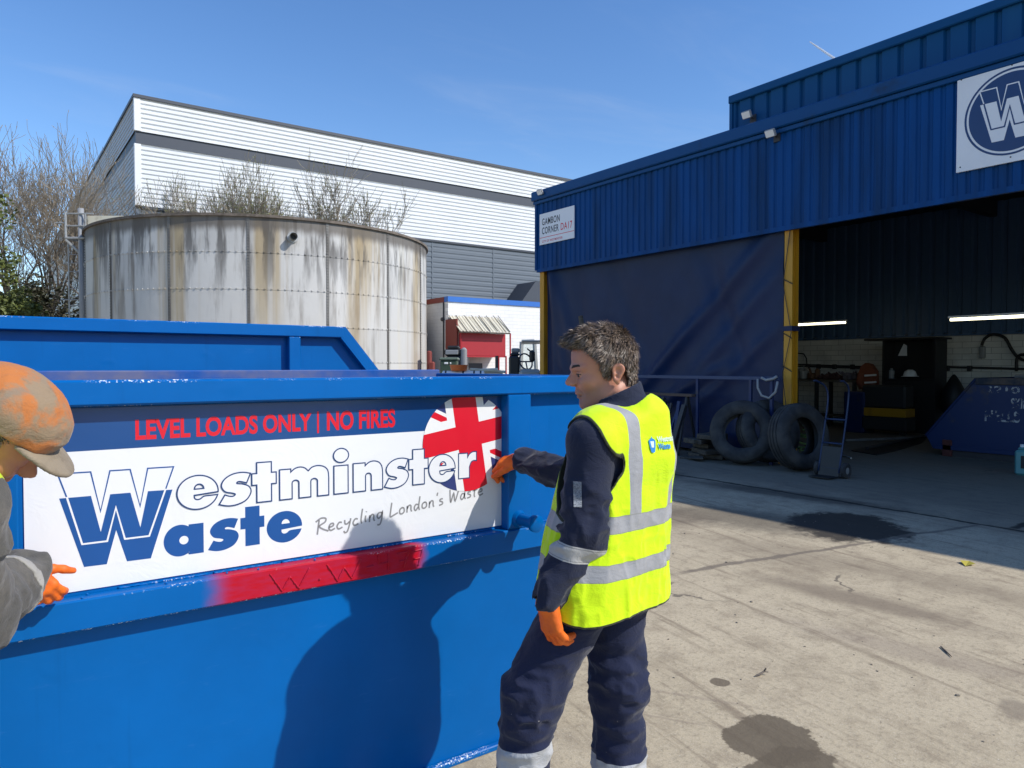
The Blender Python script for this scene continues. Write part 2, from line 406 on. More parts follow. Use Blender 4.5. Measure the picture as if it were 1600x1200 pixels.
    g.put(p.inputs['Normal'], g.bump(g.add(g.mul(fine, .5), g.add(g.mul(mid, .8), g.mul(st, .3))), .55, .012))
    return m
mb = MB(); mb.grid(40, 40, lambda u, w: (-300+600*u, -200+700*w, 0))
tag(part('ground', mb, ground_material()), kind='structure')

# ------------------------------------------------------------------ the blue shed on the right
XS = 10.8; YL = onX(839, 420, XS).y; YR = -14.0; XB = 20.0
ZC = (onX(838, 418, XS).z + onX(1600, 300, XS).z)/2; ZE = (onX(842, 312, XS).z + onX(1595, 88, XS).z)/2
XU = XS+.22; YU = onX(1145, 150, XU).y; ZU = onX(1145, 150, XU).z
shed = thing('workshop_shed', 'blue profiled steel workshop shed with open front and yellow steel posts', 'shed', (XS, 5, 0))
def corrugated_y(y0, y1, z0, z1, X, pitch, rib, depth, slope=.025):
    """vertical ribs on a sheet that faces -X"""
    mb = MB(); ys = []
    y = y0
    while y < y1:
        for d, o in ((0, 0), (pitch-rib-2*slope, 0), (pitch-rib-slope, depth), (pitch-slope, depth)):
            if y+d < y1: ys.append((y+d, o))
        y += pitch
    ys.append((y1, 0)); n = len(ys)
    vs = [(X+o, yy, z) for z in (z0, z1) for yy, o in ys]
    mb.add(vs, [(i, n+i, n+i+1, i+1) for i in range(n-1)]); return mb
part('front_cladding', corrugated_y(YR, YL, ZC, ZE, XS, .165, .04, .022, .018), M['shed_blue'], shed)
mb = MB(); mb.box((XS-.10, YR, ZE-.02), (XS+.35, YL+.12, ZE+.20), .02); mb.box((XS-.05, YR, ZE-.10), (XS-.005, YL+.1, ZE-.024), .01)
part('gutter', mb, M['shed_trim'], shed)
mb = MB(); mb.box((XS-.012, YR, ZC-.05), (XS+.06, YL, ZC+.03)); mb.box((XS-.03, YL-.02, ZC), (XS+.12, YL+.05, ZE-.025))
part('edge_flashing', mb, M['shed_blue'], shed)
part('upper_cladding', corrugated_y(YR, YU, ZE+.1, ZU-.12, XU, .32, .045, .045), M['shed_blue2'], shed)
mb = MB(); mb.box((XU-.06, YR, ZU-.14), (XU+.3, YU+.06, ZU), .015); mb.box((XU-.03, YU-.01, ZE+.2), (XU+.09, YU+.05, ZU-.141))
part('upper_trim', mb, M['shed_blue2'], shed)
mb = MB()
mb.box((XS+.12, YU+.06, ZE+.03), (XB, YL, ZE+.12)); mb.box((XU+.31, YR, ZU-.2), (XB, YU, ZU-.05)); mb.box((XS+.4, YU-.02, ZE+.13), (XB, YU+.055, ZU-.06))
mb.box((XS+.12, YR, ZE+.03), (XB, YU+.059, ZE+.095))
part('roof', mb, M['dark_roof'], shed)
mb = MB()
for yy in (2.0, 7.6, 12.0):
    mb.box((XS+.4, yy-.08, ZE-.35), (XB-.1, yy+.08, ZE+.015))
for xx in (13.2, 15.4, 17.6): mb.box((xx-.05, YR+.1, ZE-.12), (xx+.05, YL-.1, ZE-.002))
part('roof_beam', mb, M['dark_roof'], shed)
ZBW = onX(1420, 524, XB).z
part('back_cladding', corrugated_y(YR, YL, ZBW, ZE+.06, XB-.05, .33, .09, .05, .03), M['dark_clad'], shed)
mb = MB(); mb.box((XB, YR, 0), (XB+.25, YL, ZBW+.02)); part('back_wall', mb, M['brick_y'], shed)
mb = MB(); mb.box((XB-.09, YR, ZBW-.05), (XB-.006, YL, ZBW-.003)); part('back_sill', mb, M['dark_clad'], shed)
for q in (YL-.02, YR-.1):
    mb = MB(); mb.box((XS+.3, q, 0), (XB, q+.1, ZE+.06)); part('side_wall', mb, M['dark_clad'], shed)
for (px0, px1) in ((1219, 1243), (839, 848)):
    ya, yb = onX(px0, 500, XS).y, onX(px1, 500, XS).y
    if px0 < 1000: yb = ya-.26; 
    mb = MB(); c = ya-.10; w = .15; DW = .15
    y0, y1 = c-w/2, c+w/2
    mb.box((XS+.07, y0, 0), (XS+.085, y1, ZC+.3)); mb.box((XS+.085+DW, y0, 0), (XS+.10+DW, y1, ZC+.3)); mb.box((XS+.0851, c-.006, 0), (XS+.0849+DW, c+.006, ZC+.3))
    mb.box((XS+.02, y0-.05, 0), (XS+.44, y1+.05, .025))
    o = part('post', mb, M['yellow'], shed)
    if px0 > 1000:
        mb = MB()
        for zz in (1.55, 2.1, 3.0, 3.9):
            mb.tube([(XS+.05, y0-.02, zz), (XS+.05, y1+.015, zz+.1), (XS+.26, y1+.02, zz+.02)], .008, 6)
        mb.tube([(XS+.055, y1, ZC), (XS+.05, y0+.03, 3.95), (XS+.05, y1+.01, 3.02), (XS+.05, y0, 2.2), (XS+.04, y1, 1.5), (XS+.03, y0+.02, .6)], .006, 6)
        part('cable', mb, M['black'], o)
        mb = MB(); zz = onX(1230, 513, XS).z; mb.box((XS+.04, y0-.02, zz-.04), (XS+.27, y1+.02, zz+.04)); part('strap', mb, M['tarp'], o)

# tarpaulin hung under the cladding
ty0, ty1 = onX(1217, 500, XS).y+.02, YL-.22
folds = []
rf = random.Random(3)
for k in range(7): folds.append((rf.uniform(0, 1), 1.0, rf.uniform(-.16, .10), .0, rf.uniform(.012, .03), rf.uniform(.02, .045)))
def tarp_pt(u, w):
    # u: 0 at the right post .. 1 at the left edge, w: 0 bottom .. 1 top
    y = ty0+(ty1-ty0)*u; z = .06+(ZC+.02)*w
    d = .10*math.sin(math.pi*u)*math.sin(math.pi*w*.9)
    for (uc, wc, sl, _, a, wd) in folds:
        t = u-(uc+sl*(1-w)*2); d += a*math.exp(-(t/wd)**2)*(.25+.75*(1-abs(w-.6)))
    for (ax, aw, bx, bw, a, wd) in ((.02, 1, .55, .25, .07, .03), (.02, .8, .40, .22, .06, .03), (.03, .55, .30, .2, .05, .025), (.98, 1, .80, .25, .07, .03), (.98, .97, .9, .3, .06, .022), (.97, .9, .95, .1, .05, .02), (.3, .62, .55, .25, .06, .025), (.2, .4, .42, .22, .06, .025)):
        L2 = (bx-ax)**2+(bw-aw)**2; t = ((u-ax)*(bx-ax)+(w-aw)*(bw-aw))/L2
        if -.15 < t < 1.15:
            e = ((u-ax)*(bw-aw)-(w-aw)*(bx-ax))/math.sqrt(L2); k = max(0, min(1, (t+.15)/.3))*max(0, min(1, (1.15-t)/.3))
            d -= .85*a*k*math.exp(-(e/wd)**2)
    if w < .31: d += .05*math.sin(u*40)*(.31-w)
    return (XS+.16+d, y, z)
mb = MB(); mb.grid(150, 70, tarp_pt)
tag(part('tarpaulin', mb, M['tarp'], None, smooth=True, loc=(XS+.2, (ty0+ty1)/2, 0)) if False else part('tarpaulin', mb, M['tarp'], None, smooth=True), 'large navy blue tarpaulin curtain hanging between the two yellow posts', 'tarpaulin')

# signs on the shed
def text_data(body, size, off=0.0, sx=1.0, font_space=1.0):
    k = bpy.data.curves.new('lettering', 'FONT'); k.body = body; k.size = size; k.offset = off; k.space_character = font_space
    k.resolution_u = 6
    o = bpy.data.objects.new('lettering', k); COL.objects.link(o)
    bpy.context.view_layer.update()
    me = bpy.data.meshes.new_from_object(o.evaluated_get(bpy.context.evaluated_depsgraph_get()))
    V = [(v.co.x*sx, v.co.y) for v in me.vertices]; F = [tuple(q.vertices) for q in me.polygons]
    bpy.data.objects.remove(o); bpy.data.curves.remove(k); bpy.data.meshes.remove(me)
    return V, F
def fit_text(mb, body, x0, x1, y0, y1, f, off=0.0, sp=1.0):
    """letters filling the box x0..x1, y0..y1 of a flat panel; f(x, y) -> point"""
    V, F = text_data(body, 1.0, off, 1.0, sp)
    a = np.array(V); lo = a.min(0); hi = a.max(0)
    mb.add([f(x0+(x-lo[0])/(hi[0]-lo[0])*(x1-x0), y0+(y-lo[1])/(hi[1]-lo[1])*(y1-y0)) for x, y in V], F)

xg = XS-.03
ga, gb = onX(843, 335, xg), onX(897, 372, xg); gzt, gzb = (onX(843, 335, xg).z+onX(897, 321, xg).z)/2, (onX(843, 383, xg).z+onX(897, 372, xg).z)/2
ss_ = thing('street_sign', 'white rectangular street name sign reading GAMBON CORNER DA17 at the corner of the blue shed', 'sign', (xg, ga.y, gzb))
gw = ga.y-gb.y; gh = gzt-gzb
mb = MB(); mb.box((xg, ga.y, gzb), (xg+.02, gb.y, gzt), .003); part('board', mb, M['white_sign'], ss_)
def gf(d): return lambda x, y: (xg-d, ga.y-x*gw, gzb+y*gh)
mb = MB(); fit_text(mb, 'GAMBON', .08, .60, .62, .84, gf(.002), .012, 1.12); fit_text(mb, 'CORNER', .08, .57, .33, .55, gf(.002), .012, 1.12)
part('black_lettering', mb, M['blackprint'], ss_)
mb = MB(); fit_text(mb, 'DA17', .63, .95, .33, .55, gf(.002), .006, 1.1); fit_text(mb, 'CITY OF WESTMINSTER', .08, .68, .06, .13, gf(.002), .012, 1.15)
mb.add([gf(.002)(x, y) for x, y in ((.0, .215), (1, .215), (1, .232), (0, .232))], [(0, 1, 2, 3)])
part('red_lettering', mb, M['print_red'], ss_)

# the W mark: built once in unit shapes (measured on the sign plane) and used on both signs
W_OUT = [(.1700,1.3180),(.2560,1.3170),(.2810,1.1930),(.3080,1.3160),(.3640,1.3155),(.3910,1.1960),(.4140,1.3150),(.4900,1.3140),(.4160,1.0985),(.3470,1.0985),(.3230,1.2000),(.2980,1.0985),(.2310,1.0985)]
def band(poly, w, closed=True):
    """ribbon of width w along a polyline (mitred) -> list of quads"""
    n = len(poly); L = []; Rr = []
    for i in range(n):
        p = Vector(poly[i]); a = Vector(poly[(i-1) % n]) if (closed or i > 0) else None; b = Vector(poly[(i+1) % n]) if (closed or i < n-1) else None
        d1 = (p-a).normalized() if a is not None and (p-a).length > 1e-9 else None
        d2 = (b-p).normalized() if b is not None and (b-p).length > 1e-9 else None
        d1 = d1 or d2; d2 = d2 or d1
        n1 = Vector((-d1.y, d1.x)); n2 = Vector((-d2.y, d2.x)); mm = (n1+n2)
        mm = mm.normalized() if mm.length > 1e-6 else n1
        k = (w/2)/max(.35, mm.dot(n1)); L.append(p+mm*k); Rr.append(p-mm*k)
    m = n if closed else n-1
    return [(L[i], L[(i+1) % n], Rr[(i+1) % n], Rr[i]) for i in range(m)]
def add_band(mb, poly, w, f, closed=True):
    for q in band(poly, w, closed): mb.add([f(p[0], p[1]) for p in q], [(0, 1, 2, 3)])
def fill(mb, outer, f, holes=()):
    """filled outline with holes, through Blender's 2-D curve fill"""
    k = bpy.data.curves.new('outline', 'CURVE'); k.dimensions = '2D'; k.fill_mode = 'BOTH'
    for poly in (outer, *holes):
        s = k.splines.new('POLY'); s.points.add(len(poly)-1); s.use_cyclic_u = True
        for pt, (x, y) in zip(s.points, poly): pt.co = (x, y, 0, 1)
    o = bpy.data.objects.new('outline', k); COL.objects.link(o); bpy.context.view_layer.update()
    me = bpy.data.meshes.new_from_object(o.evaluated_get(bpy.context.evaluated_depsgraph_get()))
    mb.add([f(v.co.x, v.co.y) for v in me.vertices], [tuple(q.vertices) for q in me.polygons])
    bpy.data.objects.remove(o); bpy.data.curves.remove(k); bpy.data.meshes.remove(me)
# solid lower W (dark), cut along the line where the upper outline W overlaps it
W_LOW = [(.1730,1.2440),(.2560,1.2435),(.2810,1.1290),(.3080,1.2430),(.3640,1.2425),(.3910,1.1290),(.4140,1.2420),(.4860,1.2400),(.4200,1.0260),(.3520,1.0270),(.3230,1.1300),(.2960,1.0270),(.2350,1.0280)]
W_LINE = [(.1925,1.2470),(.2310,1.0985),(.2980,1.0985),(.3230,1.2000),(.3470,1.0985),(.4160,1.0985),(.4660,1.2450)]
def w_mark(f1, f2, dark, pale, parent, lw=.0045):
    mb = MB(); add_band(mb, [(.1925,1.2455), W_OUT[0], *W_OUT[1:8], (.4660,1.2440)], lw, f1, False); fill(mb, W_LOW, f1)
    part('emblem', mb, dark, parent)
    mb = MB(); add_band(mb, W_LINE, lw*1.25, f2, False); part('emblem_line', mb, pale, parent)

xw = XS-.04
wl = onX(1495, 180, xw).y; wzt, wzb = onX(1496, 119, xw).z, onX(1495, 270, xw).z; ws = wzt-wzb
ls = thing('logo_sign', 'square white sign board with a W in a navy disc high on the shed', 'sign', (xw, wl-ws/2, wzb))
mb = MB(); mb.box((xw, wl, wzb), (xw+.025, wl-ws*1.0, wzt), .003); part('board', mb, M['white_sign'], ls)
cx, cy = .5, .5
def lf(d): return lambda x, y: (xw-d, wl-x*ws, wzb+y*ws)
def disc(mb, r0, r1, f, n=72):
    for k in range(n):
        a, b = 2*math.pi*k/n, 2*math.pi*(k+1)/n
        P = [(.5+r*math.cos(t), .5+r*math.sin(t)) for r, t in ((r0, a), (r1, a), (r1, b), (r0, b))]
        if r0 <= 0: P = P[1:]
        mb.add([f(*p) for p in P], [tuple(range(len(P)))])
mb = MB(); disc(mb, .405, .425, lf(.002)); disc(mb, 0, .385, lf(.002)); part('disc', mb, M['navy'], ls)
def wf(d):
    g0 = lf(d); return lambda x, y: g0(.5+(x-.330)*1.78, .5+(y-1.172)*1.86)
mb = MB(); 
w_mark(wf(.004), wf(.006), M['white_sign'], M['navy'], ls, .006)
for x, y in ((.04, .95), (.5, .95), (.96, .95), (.04, .05), (.5, .05), (.96, .05)):
    mb = MB(); mb.ball(lf(.001)(x, y), .010, 8); part('bolt', mb, M['steel'], ls)

# floodlights
def floodlight(px, py, X, label, d=0.14):
    c = onX(px, py, X-.16); t = thing('floodlight', label, 'light', (X, c.y, c.z), 0, 'floodlights on the shed front')
    mb = MB().at((c.x, c.y, c.z), 0, 0, R(-28)); mb.box((-.03, -.09, -.065), (.025, .09, .065), .01); part('housing', mb, M['grey_plas'], t)
    mb = MB().at((c.x, c.y, c.z), 0, 0, R(-28)); mb.box((-.037, -.078, -.053), (-.0302, .078, .053)); part('lens', mb, M['white'], t)
    mb = MB(); mb.tube([(c.x+.03, c.y, c.z), (X+.02, c.y-.02, c.z-.05)], .018, 6); mb.box((X-.02, c.y-.08, c.z-.12), (X+.03, c.y+.04, c.z+.02)); part('bracket', mb, M['steel'], t)
floodlight(1204, 208, XS, 'small grey floodlight under the gutter above the yellow post')
floodlight(1167, 179, XU, 'small grey floodlight on the raised upper cladding of the blue shed')
floodlight(844, 300, XS, 'small grey floodlight at the left end of the shed gutter')

# lit tubes hung inside
def tube_light(xa, ya, xb, yb, X, label, ext=0):
    a, b = onX(xa, ya, X), onX(xb, yb, X); zc = (a.z+b.z)/2
    if ext: b = Vector((X, a.y-ext, zc))
    t = thing('tube_light', label, 'light', (X, (a.y+b.y)/2, zc), 0, 'lit tube lights in the shed')
    mb = MB(); mb.tube([(X, a.y, zc), (X, b.y, zc)], .027, 8); part('tube', mb, M['tube'], t)
    mb = MB(); mb.box((X-.035, a.y+.03, zc+.03), (X+.035, b.y-.03, zc+.07))
    for yy in (a.y-.15, b.y+.15): pass
    part('fitting', mb, M['white'], t)
tube_light(1236, 507, 1321, 505, 17.5, 'shorter lit tube light in the shed beside the yellow post')
tube_light(1485, 499, 1600, 495, 15.0, 'longer lit tube light over the blue skip in the shed', ext=1.9)
# ------------------------------------------------------------------ white warehouse behind
YW = 45.0
wc = onY(213, 400, YW); XW = wc.x
zt = onY(213, 148, YW).z; zb1 = onY(213, 204, YW).z; zb0 = onY(213, 222, YW).z; zg = (onY(838, 394, YW).z+onY(640, 369, YW).z)/2
XE = 95.0; YE = 120.0
wh = thing('warehouse', 'large white profiled metal warehouse with a charcoal band and grey base', 'warehouse', (XW, YW, 0))
def profile(z0, z1, pitch, depth):
    pr = []; z = z0
    while z < z1-1e-6:
        for d, o in ((0, 0), (pitch*.56, 0), (pitch*.66, depth), (pitch*.9, depth)):
            if z+d < z1: pr.append((o, z+d))
        z += pitch
    pr.append((0, z1)); return pr
def siding_x(x0, x1, z0, z1, Y, pitch=.26, depth=.07):
    mb = MB(); pr = profile(z0, z1, pitch, depth); n = len(pr)
    mb.add([(x, Y+o, z) for x in (x0, x1) for o, z in pr], [(i, n+i, n+i+1, i+1) for i in range(n-1)]); return mb
def siding_y(y0, y1, z0, z1, X, pitch=.25, depth=.035):
    mb = MB(); pr = profile(z0, z1, pitch, depth); n = len(pr)
    mb.add([(X+o, y, z) for y in (y1, y0) for o, z in pr], [(i, n+i, n+i+1, i+1) for i in range(n-1)]); return mb
part('front_cladding', siding_x(XW+.3, XE, zb1, zt-.15, YW), M['white_clad'], wh)
part('front_cladding', siding_x(XW+.3, XE, zg, zb0, YW), M['white_clad'], wh)
mb = MB(); mb.box((XW+.05, YW+.08, zb0), (XE, YW+.3, zb1)); mb.box((XW+.3, YW-.03, zg-.14), (XE, YW+.2, zg-.003)); mb.box((XW+.05, YW-.03, zb0-.06), (XE, YW+.079, zb0+.02))
part('band', mb, M['band'], wh)
part('base_cladding', siding_x(XW+.02, XE, 0, zg-.141, YW+.06, .36, .025), M['grey_clad'], wh)
mb = MB(); x = 10.0
while x < XE: mb.box((x-.05, YW+.04, 0), (x+.05, YW+.2, zg-.142)); part('base_joint', mb, M['grey_clad'], wh); mb = MB(); x += 5.2
mb = MB(); mb.box((XW-.04, YW-.03, zb1), (XW+.3, YW+.2, zt-.15), .02); mb.box((XW-.04, YW-.03, zg), (XW+.3, YW+.2, zb0-.061), .02)
part('corner_flashing', mb, M['white_clad'], wh)
part('side_cladding', siding_y(YW+.21, YE, zb1, zt-.15, XW), M['white_shaded'], wh)
part('side_cladding', siding_y(YW+.21, YE, 0, zb0, XW), M['white_shaded'], wh)
mb = MB(); mb.box((XW+.08, YW+.31, zb0), (XW+.3, YE, zb1)); part('side_band', mb, M['band'], wh)
mb = MB(); mb.box((XW-.08, YW-.10, zt-.15), (XE, YW+.25, zt+.02)); mb.box((XW-.08, YW+.251, zt-.15), (XW+.25, YE, zt+.02)); part('parapet_trim', mb, M['band'], wh)
mb = MB(); mb.box((XW+.3, YW+.3, zt-.4), (XE, YE, zt-.2)); part('roof', mb, M['band'], wh)
a = onY(816, 470, YW-2.2); b = onY(842, 440, YW-2.2)
mb = MB(); mb.prism([(a.x, a.z-.5), (a.x, a.z), (b.x-.3, b.z), (b.x+6, b.z), (b.x+6, a.z-.5)], YW-2.2, YW+.02, lambda u, v, t: (u, t, v)); part('canopy', mb, M['band'], wh)

# ------------------------------------------------------------------ bolted steel tank
TC = onD(800+1140*math.tan(R(-18.48)), 572, 30*math.cos(R(18.48))); TX, TY = TC.x, TC.y; TR = 6.14
TZ = EYE+4.65
tank = thing('storage_tank', 'huge round bolted steel storage tank streaked with brown stains', 'tank', (TX, TY, 0))
NP = 16; PA = 2*math.pi/NP; RING = 1.13
def tank_mat():
    m, g, p = newmat('stained_tank_steel'); v = g.obj(); x, y, z = g.sep(v)
    a = g.m('ARCTAN2', y, x); s = g.mul(a, TR)
    sv = g.com(s, g.mul(z, .10), 0.0); sv2 = g.com(s, g.mul(z, .03), 3.7)
    pid = g.com(g.m('FLOOR', g.mul(a, 1/PA)), g.m('FLOOR', g.mul(g.sub(TZ, z), 1/RING)), 0.0)
    wn = g.n('ShaderNodeTexWhiteNoise', {'Vector': pid}, noise_dimensions='3D').outputs['Value']
    base = g.mix(wn, (.47, .465, .45), (.60, .59, .565))
    base = g.mix(g.mul(g.ss(g.noise(v, 1.1, 6, .65), .4, .8), .4), base, (.56, .54, .50))
    depth = g.sub(TZ, z)
    fade = g.ss(depth, 6.5, .2)
    fadeB = g.ss(depth, 3.6, .1)
    dark = g.mul(g.ss(g.noise(sv, 1.7, 6, .62), .51, .66), g.add(.30, g.mul(fade, .65)))
    base = g.mix(g.mul(dark, .85), base, (.14, .115, .09))
    rust = g.mul(g.ss(g.noise(sv2, .62, 5, .62), .52, .63), g.add(.5, g.mul(fade, .5)))
    base = g.mix(g.mul(rust, .8), base, g.mix(g.noise(sv, 4, 4), (.22, .14, .055), (.46, .36, .18)))
    pale = g.mul(g.ss(g.noise(g.com(s, g.mul(z, .05), 9.0), 2.6, 4, .6), .58, .74), .35)
    base = g.mix(pale, base, (.60, .55, .42))
    blk = g.mul(g.ss(g.noise(g.com(s, g.mul(z, .12), 5.0), 2.2, 5, .6), .49, .62), fadeB)
    base = g.mix(g.mul(blk, .85), base, (.045, .04, .036))
    base = g.mix(g.mul(g.ss(g.add(depth, g.mul(g.sub(g.noise(sv, 5, 4), .5), .35)), .60, .30), .85), base, (.10, .085, .07))
    # dark weeping just left of each upright seam
    fr = g.m('FRACT', g.mul(a, 1/PA)); base = g.mix(g.mul(g.mul(g.ss(fr, .08, .0), g.noise(sv, 2, 3)), .9), base, (.09, .08, .07))
    g.put(p.inputs['Base Color'], base); p.inputs['Metallic'].default_value = .12
    g.put(p.inputs['Roughness'], g.add(.5, g.mul(g.noise(v, 3, 4), .25)))
    g.put(p.inputs['Normal'], g.bump(g.noise(v, .9, 3), .25, .08))
    return m
M['tank'] = tank_mat()
mb = MB().at((TX, TY, 0)); n = 128
mb.lathe([(TR, 0), (TR, TZ), (TR-.06, TZ), (TR-.06, TZ-1.2)], n); part('shell', mb, M['tank'], tank, smooth=True, auto=40)
mb = MB().at((TX, TY, 0)); mb.lathe([(TR-.07, TZ-.9), (0.01, TZ-.25)], 48); part('roof', mb, M['grey_clad'], tank, smooth=True)
mb = MB().at((TX, TY, 0)); mb.lathe([(TR+.004, TZ-.07), (TR+.07, TZ-.07), (TR+.07, TZ+.012), (TR-.05, TZ+.012)], n); part('rim', mb, M['bark'], tank, smooth=True, auto=30)
M['seam'] = plain('tank_seam_steel', (.20, .195, .185), .6, .3, col2=(.10, .09, .08), vs=2, stretch=(1, 1, .3))
for k in range(NP):
    t = k*PA
    if math.cos(t-math.atan2(-TY, -TX)) < .05: continue
    mb = MB().at((TX, TY, 0), t); mb.box((TR-.01, -.045, 0), (TR+.012, .045, TZ-.08))
    z = .1
    while z < TZ-.1:
        for s_ in (-.022, .022): mb.box((TR+.012, s_-.012, z-.012), (TR+.026, s_+.012, z+.012))
        z += .09
    part('upright_seam', mb, M['seam'], tank)
for k in range(1, int(TZ/RING)+1):
    z = TZ-RING*k+.0; mb = MB().at((TX, TY, 0)); mb.lathe([(TR+.002, z-.03), (TR+.008, z-.03), (TR+.008, z+.03), (TR+.002, z+.03)], n)
    for q in range(190):
        a = 2*math.pi*q/190
        if math.cos(a-math.atan2(-TY, -TX)) > 0:
            mb.M = Matrix.Translation((TX, TY, 0)) @ Matrix.Rotation(a, 4, 'Z'); mb.box((TR+.008, -.02, z-.018), (TR+.03, .02, z+.018))
    part('ring_seam', mb, M['tank'], tank)
# overflow spout
d = ray(457, 371); 
for t in np.arange(18, 30, .01):
    q = _C+d*t
    if (q[0]-TX)**2+(q[1]-TY)**2 <= TR**2: break
q = Vector(q); nr = Vector((q.x-TX, q.y-TY, 0)).normalized()
mb = MB(); mb.tube([q-nr*.1, q+nr*.26], .115, 20, False); mb.tube([q+nr*.26, q-nr*.05], .095, 20, False); mb.tube([q+nr*.02, q+nr*.05], .17, 20); 
o = part('spout', mb, M['galv'], tank, smooth=True, auto=30)
mb = MB(); mb.tube([q+nr*.06, q+nr*.07], .092, 16); part('bore', mb, M['black'], o)
# ladder and landing on the left side
def tcam(px, py, D): return onD(px, py, D)
DL = 25.6
mb = MB()
pA, pB = tcam(103, 372, DL), tcam(134, 372, DL); ex = (pB-pA).normalized(); ey = Vector((-ex.y, ex.x, 0))
zf, zr = tcam(118, 372, DL).z, tcam(118, 334, DL).z
L = (pB-pA).length
def lp(a, b, z): return pA+ex*a+ey*b+Vector((0, 0, z-pA.z))
mb.tube([lp(0, 0, zf), lp(L, 0, zf)], .045, 6); mb.tube([lp(0, .8, zf), lp(L, .8, zf)], .045, 6)
for k in range(7): mb.tube([lp(L*k/6, 0, zf), lp(L*k/6, .8, zf)], .03, 5)
part('landing', mb, M['galv'], tank)
mb = MB()
for b in (0, .8):
    mb.tube([lp(0, b, zf), lp(0, b, zr+.05)], .04, 6); mb.tube([lp(L, b, zf), lp(L, b, zr)], .03, 6)
    for z in (zr, (zf+zr)/2): mb.tube([lp(0, b, z), lp(L*1.4, b, z)], .028, 6)
mb.tube([lp(-.35, 0, (zf+zr)/2+.1), lp(0, 0, (zf+zr)/2+.1)], .025, 5)
part('guard_rail', mb, M['galv'], tank)
mb = MB()
for a in (-.1, .3): mb.tube([lp(a, .3, 0), lp(a, .3, zf-.05)], .025, 6)
z = .2
while z < zf-.1: mb.tube([lp(-.1, .3, z), lp(.3, .3, z)], .016, 5); z += .3
for z in (1.6, 2.9, 4.0): mb.tube([lp(-.4, .3, z), lp(.9, .3, z)], .022, 5)
mb.tube([lp(0, 0, zf-.05), lp(.75, .2, zf-.9)], .05, 6)
part('ladder', mb, M['galv'], tank)
mb = MB(); mb.tube([lp(.48, .1, 0), lp(.48, .1, zr+.2)], .1, 10); part('downpipe', mb, M['grey_plas'], tank, smooth=True)
mb = MB(); pc = tcam(134, 356, DL)
mb.M = Matrix.Translation((pc.x, pc.y, zf+.15)) @ Matrix.Rotation(math.atan2(ex.y, ex.x), 4, 'Z'); mb.box((0, .1, 0), (1.25, .2, .65), .01); part('splash_plate', mb, M['cream'], tank)

# ------------------------------------------------------------------ white blockwork building with blue parapet
DB = 30.0; cB = onD(700, 463, DB); XBk, YBk, ZBk = cB.x, cB.y, cB.z
bb = thing('blockwork_building', 'low white painted block building with a blue parapet trim', 'building', (XBk, YBk, 0))
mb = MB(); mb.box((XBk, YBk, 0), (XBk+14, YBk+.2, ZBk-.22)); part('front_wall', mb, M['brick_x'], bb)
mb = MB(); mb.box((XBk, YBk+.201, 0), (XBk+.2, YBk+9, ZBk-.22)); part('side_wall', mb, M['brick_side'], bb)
mb = MB(); mb.box((XBk-.03, YBk-.05, ZBk-.219), (XBk+14, YBk+.26, ZBk)); part('parapet', mb, M['trim_blue'], bb)
mb = MB(); mb.box((XBk-.04, YBk+.261, ZBk-.219), (XBk+.24, YBk+9, ZBk-.01)); part('side_parapet', mb, M['trim_red'], bb)
mb = MB(); mb.box((XBk+.2, YBk+.26, ZBk-.4), (XBk+14, YBk+9, ZBk-.25)); part('roof', mb, M['grey_clad'], bb)
mb = MB(); pq = onX(693, 499, XBk-.03); mb.tube([(XBk-.03, pq.y, 0), (XBk-.03, pq.y, ZBk-.23)], .03, 6); mb.ball((XBk-.08, pq.y, pq.z), .09, 10); part('downpipe', mb, M['steel'], bb)
# red shelter built on its front
YC = YBk-.95
cs = thing('red_shelter', 'raised red sheet metal shelter with a sloping cream corrugated roof', 'shelter', ((XBk+onY(790, 530, YC).x)/2, YC, 0))
xa, xb = onY(718, 530, YC).x, onY(790, 530, YC).x; za, zb_ = onY(754, 556, YC).z, onY(754, 521, YC).z
mb = MB(); mb.box((xa, YC, za), (xb, YC+.05, zb_), .01); mb.box((xa-.04, YC-.02, za-.06), (xb+.04, YC+.08, za-.002)); mb.box((XBk+.01, YC+.051, za), (xb, YBk-.01, za+.06)); part('front_panel', mb, M['red'], cs)
mb = MB(); mb.box((xa-.1, YC+.06, za), (xa-.04, YBk-.02, onY(704, 500, YBk).z)); part('side_panel', mb, M['trim_red'], cs)
r0 = onY(701, 493, YBk-.05); r1 = onY(778, 494, YBk-.05); e0 = onY(718, 517, YC-.3); e1 = onY(797, 518, YC-.3)
mb = MB(); nn = 60
for i in range(nn):
    pass
vs = []
for i in range(nn+1):
    u = i/nn; zz = .022*(1 if i % 4 in (0, 1) else -1)
    A = r0.lerp(r1, u); B = e0.lerp(e1, u); vs += [(A.x, A.y, r0.z+zz), (B.x, B.y, e0.z+zz)]
mb.add(vs, [(2*i, 2*i+1, 2*i+3, 2*i+2) for i in range(nn)]); part('roof', mb, M['cream'], cs)
mb = MB()
for u in (0, .14, .3, .45, .6, .75, .9, 1): A = r0.lerp(r1, u); B = e0.lerp(e1, u); mb.tube([(A.x, A.y, A.z+.02), (B.x, B.y, e0.z+.03)], .014, 5)
mb.tube([(e0.x, e0.y, e0.z-.04), (e1.x, e1.y, e0.z-.04)], .03, 6); part('roof_batten', mb, M['wood'], cs)
for x in (xa+.02, onY(778, 560, YC).x, xb-.02, onY(796, 530, YC).x):
    mb = MB(); mb.tube([(x, YC-.06, 0), (x, YC-.06, e0.z-.02 if x > xb or x < xa+.1 else za)], .035, 6); part('post', mb, M['red'], cs)
mb = MB(); mb.box((xa+.1, YC+.4, 0), (xb-.9, YC+.6, za-.3)); part('base_screen', mb, M['steel'], cs)

